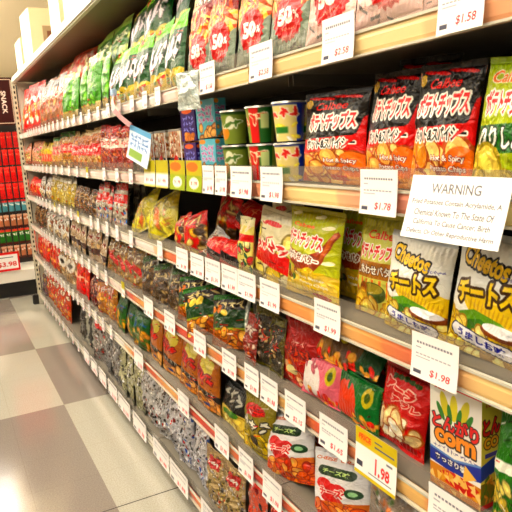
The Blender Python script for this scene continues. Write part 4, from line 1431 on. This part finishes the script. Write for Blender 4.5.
for (x_, y_, z_) in pts:
    a_, b_ = bm.verts.new((x_, y_ - .022, z_ + .006)), bm.verts.new((x_, y_ + .022, z_ - .006))
    c_, d_ = bm.verts.new((x_ + .0015, y_ + .022, z_ - .006)), bm.verts.new((x_ + .0015, y_ - .022, z_ + .006))
    if prev:
        for i in range(4):
            bm.faces.new((prev[i], prev[(i + 1) % 4], (a_, b_, c_, d_)[(i + 1) % 4], (a_, b_, c_, d_)[i]))
    prev = (a_, b_, c_, d_)
me = bpy.data.meshes.new('strip')
bm.to_mesh(me)
bm.free()
me.materials.append(plain('pink_strip', (.86, .66, .68), .35))
link(me, 'strip', root)
boxes('clip', [((.012, .30, .30), (.02, .05, .03))], BLUEF, root, .004)

# ------------------------------------------------------------------ crumpled clear wrapper hanging from the top rail
wb = Art(24, 40, (.84, .88, .86), .2, 2)
wb.bits(0, 0, 1, 1, 24, [(.95, .97, .95), (.66, .72, .70), (.9, .93, .9)], .12, .4)
q = pouch_meshes('wrapper', .11, .115, .03, wb.done(), FOIL, 5, .009)
root = bpy.data.objects.new('crumpled_wrapper', None)
COL.objects.link(root)
root.location = (X - .03, yat(188, 1.66, X - .03), 1.604)
root.rotation_euler = (0, 0, -PI / 2 + .3)
root['label'], root['category'] = uniq('crumpled whitish plastic wrapper hanging from the top shelf rail'), 'wrapper'
for me, n2 in zip(q, ('pouch', 'top_seal', 'bottom_seal')):
    link(me, n2, root)


# ------------------------------------------------------------------ cartons stored on the canopy
def carton(y0, y1, x0, x1, z0, h, label, kind, rz=0.0):
    w, d = y1 - y0, x1 - x0
    fa = Art(60, 60, (.93, .87, .76), 0, int(y0 * 10))
    fa.rect(0, 0, 1, .05, (.84, .76, .62))
    sa = Art(50, 60, (.93, .87, .74), 0, 4)
    if kind == 'pic':
        fa.rect(.12, .15, .5, .8, (.62, .50, .38))
        fa.rect(.55, .3, .8, .8, (.86, .80, .66))
        fa.rect(.16, .25, .3, .7, (.25, .2, .2))
        sa.rect(.15, .15, .5, .85, (.66, .54, .40))
        sa.rect(.6, .3, .85, .85, (.3, .24, .22))
    if kind == 'emblem':
        fa.ell(.5, .2, .3, .12, (.45, .36, .50))
        fa.ell(.42, .22, .1, .06, (.80, .35, .25))
        sa.rect(.3, .35, .7, .9, (.70, .62, .5))
        sa.rect(.4, .45, .6, .8, (.5, .34, .26))
    if kind == 'plain':
        fa.rect(.86, 0, .9, 1, (.75, .62, .42))
        sa.rect(.1, .5, .9, .55, (.8, .72, .55))
    root = bpy.data.objects.new('cardboard_carton', None)
    COL.objects.link(root)
    root.location = ((x0 + x1) / 2, (y0 + y1) / 2, z0)
    root.rotation_euler = (0, 0, -PI / 2 + rz)
    root['label'], root['category'], root['group'] = uniq(label), 'carton', 'cartons stored on top of the shelves'
    link(grid_mesh('box', box_faces(w, d, h, fa.done(), sa.done(), sa.done()[:8]), CARTON, False), 'box', root)
    boxes('packing_tape', [((0, 0, h + .001), (w, .05, .002)), ((0, -d / 2 - .001, h - .03), (.06, .002, .06))], plain('tan_tape', (.78, .66, .46), .3), root)


zt = 2.206
carton(2.45, 2.86, X + .02, X + .38, zt, .32, 'cream carton on top of the shelves closest to the pea pod bags', 'plain')
carton(2.92, 3.36, X + .02, X + .38, zt, .40, 'white carton on the canopy between the plain cream cartons', 'plain')
carton(3.42, 3.80, X + .04, X + .40, zt, .34, 'large pale carton on the canopy beside the pictured one', 'plain', .02)
carton(3.90, 4.22, X + .03, X + .36, zt, .50, 'tall white carton with brown pictures on top of the shelves', 'pic')
carton(4.95, 5.30, X + .00, X + .30, zt, .36, 'white carton with a purple emblem on top of the shelves', 'emblem', .05)
carton(5.50, 5.85, X + .00, X + .30, zt, .24, 'small white carton at the far end of the canopy', 'emblem')

# ------------------------------------------------------------------ peg display behind the aisle end
yp = 7.0
pd = bpy.data.objects.new('peg_display', None)
COL.objects.link(pd)
pd.location = (.35, yp, 0)
pd['label'], pd['category'] = uniq('white peg display stand with a low deck beyond the aisle end'), 'display stand'
boxes('back_board', [((0, .25, 1.15), (1.1, .02, 2.2))], DARKBACK, pd)
boxes('deck', [((0, 0, .23), (1.1, .48, .12))], WHITE, pd, .006)
boxes('kick_plate', [((0, .03, .085), (1.08, .42, .17))], BLACK, pd)
sg = Art(110, 130, (.26, .10, .08), 0, 1)
for q_ in ((.06, .04, .94, .055), (.06, .945, .94, .96), (.06, .04, .075, .96), (.925, .04, .94, .96)):
    sg.rect(*q_, (.86, .78, .70))
sg.text('SNACK', .74, .52, .56, .10, (.93, .90, .86), rot=-PI / 2, bold=.03)
sgo = bpy.data.objects.new('snack_sign', None)
COL.objects.link(sgo)
sgo.location = (.58, yp - .26, 1.80)
sgo['label'], sgo['category'] = uniq('brown sign reading SNACK sideways above the red hanging packets'), 'sign'
link(card_mesh('sign_panel', .40, .47, sg.done(), CARD, th=.004), 'panel', sgo)
boxes('bracket', [((-.1, .13, .42), (.02, .24, .01)), ((.1, .13, .42), (.02, .24, .01))], STEEL, sgo)

rows_ = [('peg_red', 1.575), ('peg_red', 1.395), ('peg_red', 1.215), ('peg_red', 1.04), ('peg_teal', .875), ('peg_brown', .72), ('peg_green', .545), ('peg_brown', .385)]
xs_ = [.44, .505, .57, .635, .70, .765]
cnt = {}
for (kd, z) in rows_:
    cnt[kd] = cnt.get(kd, 0) + 1
    for j, x_ in enumerate(xs_):
        lv = {'peg_red': ['top', 'second', 'third', 'fourth'][cnt['peg_red'] - 1 if kd == 'peg_red' else 0], 'peg_teal': 'only', 'peg_green': 'only', 'peg_brown': ['upper', 'lower'][min(1, cnt.get('peg_brown', 1) - 1)]}[kd]
        lab = f'{KIND[kd][4]} in the {lv} row, {ORD[len(xs_) - 1 - j]} from the slotted post'
        o = put_bag(kd, (x_, yp - .03 - .01 * (j % 2), z), (.06, 0, random.uniform(-.25, .25)), (1, 1, 1), uniq(lab), 'packets on the peg display', name='hanging_packet')
    for j, x_ in enumerate(xs_):
        hz = z + KIND[kd][2] - .006
        boxes('peg_hook', [((x_ - .35, .10, hz), (.004, .28, .004)), ((x_ - .35, -.04, hz + .008), (.004, .004, .016))], CHROME, pd)

# stack of white bowls at the left of the pegs
bowl = Art(30, 10, (.95, .93, .90), 0, 2)
bowl.rect(0, .0, 1, .2, (.55, .15, .12))
bowl.scrawl(.1, .9, .6, .3, 6, (.8, .4, .35))
BOWL = rounded_tub('noodle_bowl', .045, .06, .055, bowl.done())
for i in range(9):
    root = bpy.data.objects.new('noodle_bowl', None)
    COL.objects.link(root)
    root.location = (.345, yp - .16, .292 + i * .0595)
    root['label'] = uniq(f'white paper bowl, {ORD[i]} from the bottom of the stack on the deck')
    root['category'], root['group'] = 'bowl', 'stacked white bowls on the display deck'
    link(BOWL[0], 'bowl', root)
    link(BOWL[1], 'lid', root)

ps = Art(60, 44, (.96, .95, .94), 0, 3)
for q_ in ((0, 0, 1, .12), (0, .88, 1, 1), (0, 0, .07, 1), (.93, 0, 1, 1)):
    ps.rect(*q_, (.84, .10, .10))
ps.text('$3.98', .58, .64, .62, .28, (.84, .2, .16), bold=.02)
ps.rect(.15, .25, .8, .3, (.5, .5, .5))
o = link(card_mesh('price_sign', .30, .20, ps.done(), CARD, th=.003), 'price_sign')
o.location = (.475, yp - .262, .30)
o['label'], o['category'] = uniq('red-bordered price sign on the front of the white deck'), 'price sign'

# ------------------------------------------------------------------ the room
def structure(name, lst, mat):
    return boxes(name, lst, mat, None, 0, kind='structure')


fm, nt, b = new_mat('checkered_vinyl_tile')
tc = nt.nodes.new('ShaderNodeTexCoord')
mp = nt.nodes.new('ShaderNodeMapping')
mp.inputs['Location'].default_value = (-.475 / 1.215 + 8, -2.385 / 1.215 + 8 + 0.0, 0)
mp.inputs['Scale'].default_value = (1 / 1.215, 1 / 1.215, 1)
sx = nt.nodes.new('ShaderNodeSeparateXYZ')
nt.links.new(tc.outputs['Object'], sx.inputs[0])


def mth(op, a_, b_):
    n_ = nt.nodes.new('ShaderNodeMath')
    n_.operation = op
    for k_, v_ in enumerate((a_, b_)):
        if isinstance(v_, (int, float)):
            n_.inputs[k_].default_value = v_
        else:
            nt.links.new(v_, n_.inputs[k_])
    return n_.outputs[0]


Yv = sx.outputs['Y']
past = mth('GREATER_THAN', Yv, 6.75)
yl = mth('ADD', mth('MINIMUM', mth('MAXIMUM', Yv, 2.6), 5.9), mth('MULTIPLY', past, mth('SUBTRACT', Yv, 6.35)))
cx = nt.nodes.new('ShaderNodeCombineXYZ')
nt.links.new(sx.outputs['X'], cx.inputs['X'])
nt.links.new(yl, cx.inputs['Y'])
nt.links.new(cx.outputs[0], mp.inputs['Vector'])
ck = nt.nodes.new('ShaderNodeTexChecker')
ck.inputs['Scale'].default_value = 1.0
ck.inputs['Color1'].default_value = tuple(v ** 2.2 for v in (.58, .545, .51)) + (1,)
ck.inputs['Color2'].default_value = tuple(v ** 2.2 for v in (.76, .75, .69)) + (1,)
nt.links.new(mp.outputs['Vector'], ck.inputs['Vector'])
# fine speckle of the tile
sp = nt.nodes.new('ShaderNodeTexNoise')
sp.inputs['Scale'].default_value = 160
sp.inputs['Detail'].default_value = 4
nt.links.new(tc.outputs['Object'], sp.inputs['Vector'])
cr = nt.nodes.new('ShaderNodeValToRGB')
cr.color_ramp.elements[0].position, cr.color_ramp.elements[0].color = .35, (.72, .70, .68, 1)
cr.color_ramp.elements[1].position, cr.color_ramp.elements[1].color = .62, (1, 1, 1, 1)
nt.links.new(sp.outputs['Fac'], cr.inputs['Fac'])
mul = nt.nodes.new('ShaderNodeMixRGB')
mul.blend_type = 'MULTIPLY'
mul.inputs[0].default_value = .8
nt.links.new(ck.outputs['Color'], mul.inputs[1])
nt.links.new(cr.outputs['Color'], mul.inputs[2])
# thin joints between the foot-square tiles
bk = nt.nodes.new('ShaderNodeTexBrick')
bk.offset = 0
bk.inputs['Scale'].default_value = 4
bk.inputs['Brick Width'].default_value = 1
bk.inputs['Row Height'].default_value = 1
bk.inputs['Mortar Size'].default_value = .005
bk.inputs['Mortar Smooth'].default_value = .3
bk.inputs['Color1'].default_value = bk.inputs['Color2'].default_value = (1, 1, 1, 1)
bk.inputs['Mortar'].default_value = (.86, .84, .80, 1)
mp2 = nt.nodes.new('ShaderNodeMapping')
mp2.inputs['Location'].default_value = mp.inputs['Location'].default_value
mp2.inputs['Scale'].default_value = mp.inputs['Scale'].default_value
nt.links.new(tc.outputs['Object'], mp2.inputs['Vector'])
nt.links.new(mp2.outputs['Vector'], bk.inputs['Vector'])
mul2 = nt.nodes.new('ShaderNodeMixRGB')
mul2.blend_type = 'MULTIPLY'
mul2.inputs[0].default_value = 1
nt.links.new(mul.outputs[0], mul2.inputs[1])
nt.links.new(bk.outputs['Color'], mul2.inputs[2])
jl = mth('LESS_THAN', mth('ABSOLUTE', mth('SUBTRACT', Yv, 2.372), 0), .0035)
mul3 = nt.nodes.new('ShaderNodeMixRGB')
mul3.inputs[2].default_value = (.08, .07, .06, 1)
nt.links.new(jl, mul3.inputs[0])
nt.links.new(mul2.outputs[0], mul3.inputs[1])
nt.links.new(mul3.outputs[0], b.inputs['Base Color'])
b.inputs['Roughness'].default_value = .14
b.inputs['Specular IOR Level'].default_value = .8
b.inputs['Coat Weight'].default_value = .6
b.inputs['Coat Roughness'].default_value = .1
wv = nt.nodes.new('ShaderNodeTexNoise')
wv.inputs['Scale'].default_value = 5
nt.links.new(tc.outputs['Object'], wv.inputs['Vector'])
bp = nt.nodes.new('ShaderNodeBump')
bp.inputs['Strength'].default_value = .12
bp.inputs['Distance'].default_value = .02
nt.links.new(wv.outputs['Fac'], bp.inputs['Height'])
nt.links.new(bp.outputs['Normal'], b.inputs['Normal'])
structure('floor', [((0, 7, -.02), (13, 18, .04))], fm)

CEIL = 3.1
ceil_m = plain('cream_ceiling', (.97, .90, .75), .8)
structure('ceiling', [((0, 7, CEIL + .04), (13, 18, .08))], ceil_m)
wall_m = plain('cream_wall', (.95, .92, .84), .7)
structure('wall_back', [((0, 16.05, 1.55), (13, .1, 3.1))], wall_m)
structure('light_block_left', [((-2.35, 7, 1.55), (.1, 18, 3.1))], plain('tan_light_block', (.52, .46, .38), .7))  # unseen stand-in for the opposite shelving, added to block side light
structure('wall_right', [((6.55, 7, 1.55), (.1, 18, 3.1))], wall_m)

# fluorescent fixtures above the aisle; last row added as front fill
em, nt, b = new_mat('fluorescent_diffuser')
b.inputs['Base Color'].default_value = (1, 1, 1, 1)
b.inputs['Emission Color'].default_value = (1.0, .93, .82, 1)
b.inputs['Emission Strength'].default_value = 9.5
FXN = ['over the aisle', 'behind the shelves', 'added unseen to fill the shelf fronts']
for ci, x_ in enumerate((.08, 3.2, -1.4)):
    for i, y_ in enumerate([-.9 + 1.36 * k for k in range(11)]):
        root = bpy.data.objects.new('ceiling_light', None)
        COL.objects.link(root)
        root.location = (x_, y_, CEIL)
        root['label'] = uniq(f'long fluorescent ceiling light, {ORD[i]} in the row {FXN[ci]}')
        root['category'], root['group'] = 'ceiling light', 'fluorescent ceiling lights'
        boxes('hanger', [((0, 0, -.09), (.02, .9, .18))], WHITE, root)  # drop added so the diffuser also brightens the ceiling
        boxes('diffuser', [((0, 0, -.21), (.50, 1.28, .07))], em, root)
        boxes('end_caps', [((0, .655, -.21), (.54, .03, .09))], WHITE, root)
        boxes('end_caps', [((0, -.655, -.21), (.54, .03, .09))], WHITE, root)

w = bpy.data.worlds.new('store')
bpy.context.scene.world = w
w.use_nodes = True
bg = w.node_tree.nodes['Background']
bg.inputs['Color'].default_value = (1.0, .92, .80, 1)
bg.inputs['Strength'].default_value = .15

sc = bpy.context.scene
sc.view_settings.view_transform = 'Standard'
sc.view_settings.look = 'None'
sc.view_settings.gamma = 1.0
sc.view_settings.use_curve_mapping = False
sc.view_settings.exposure = -0.22
print('LIB', len(_lib), 'labels', len(labels))
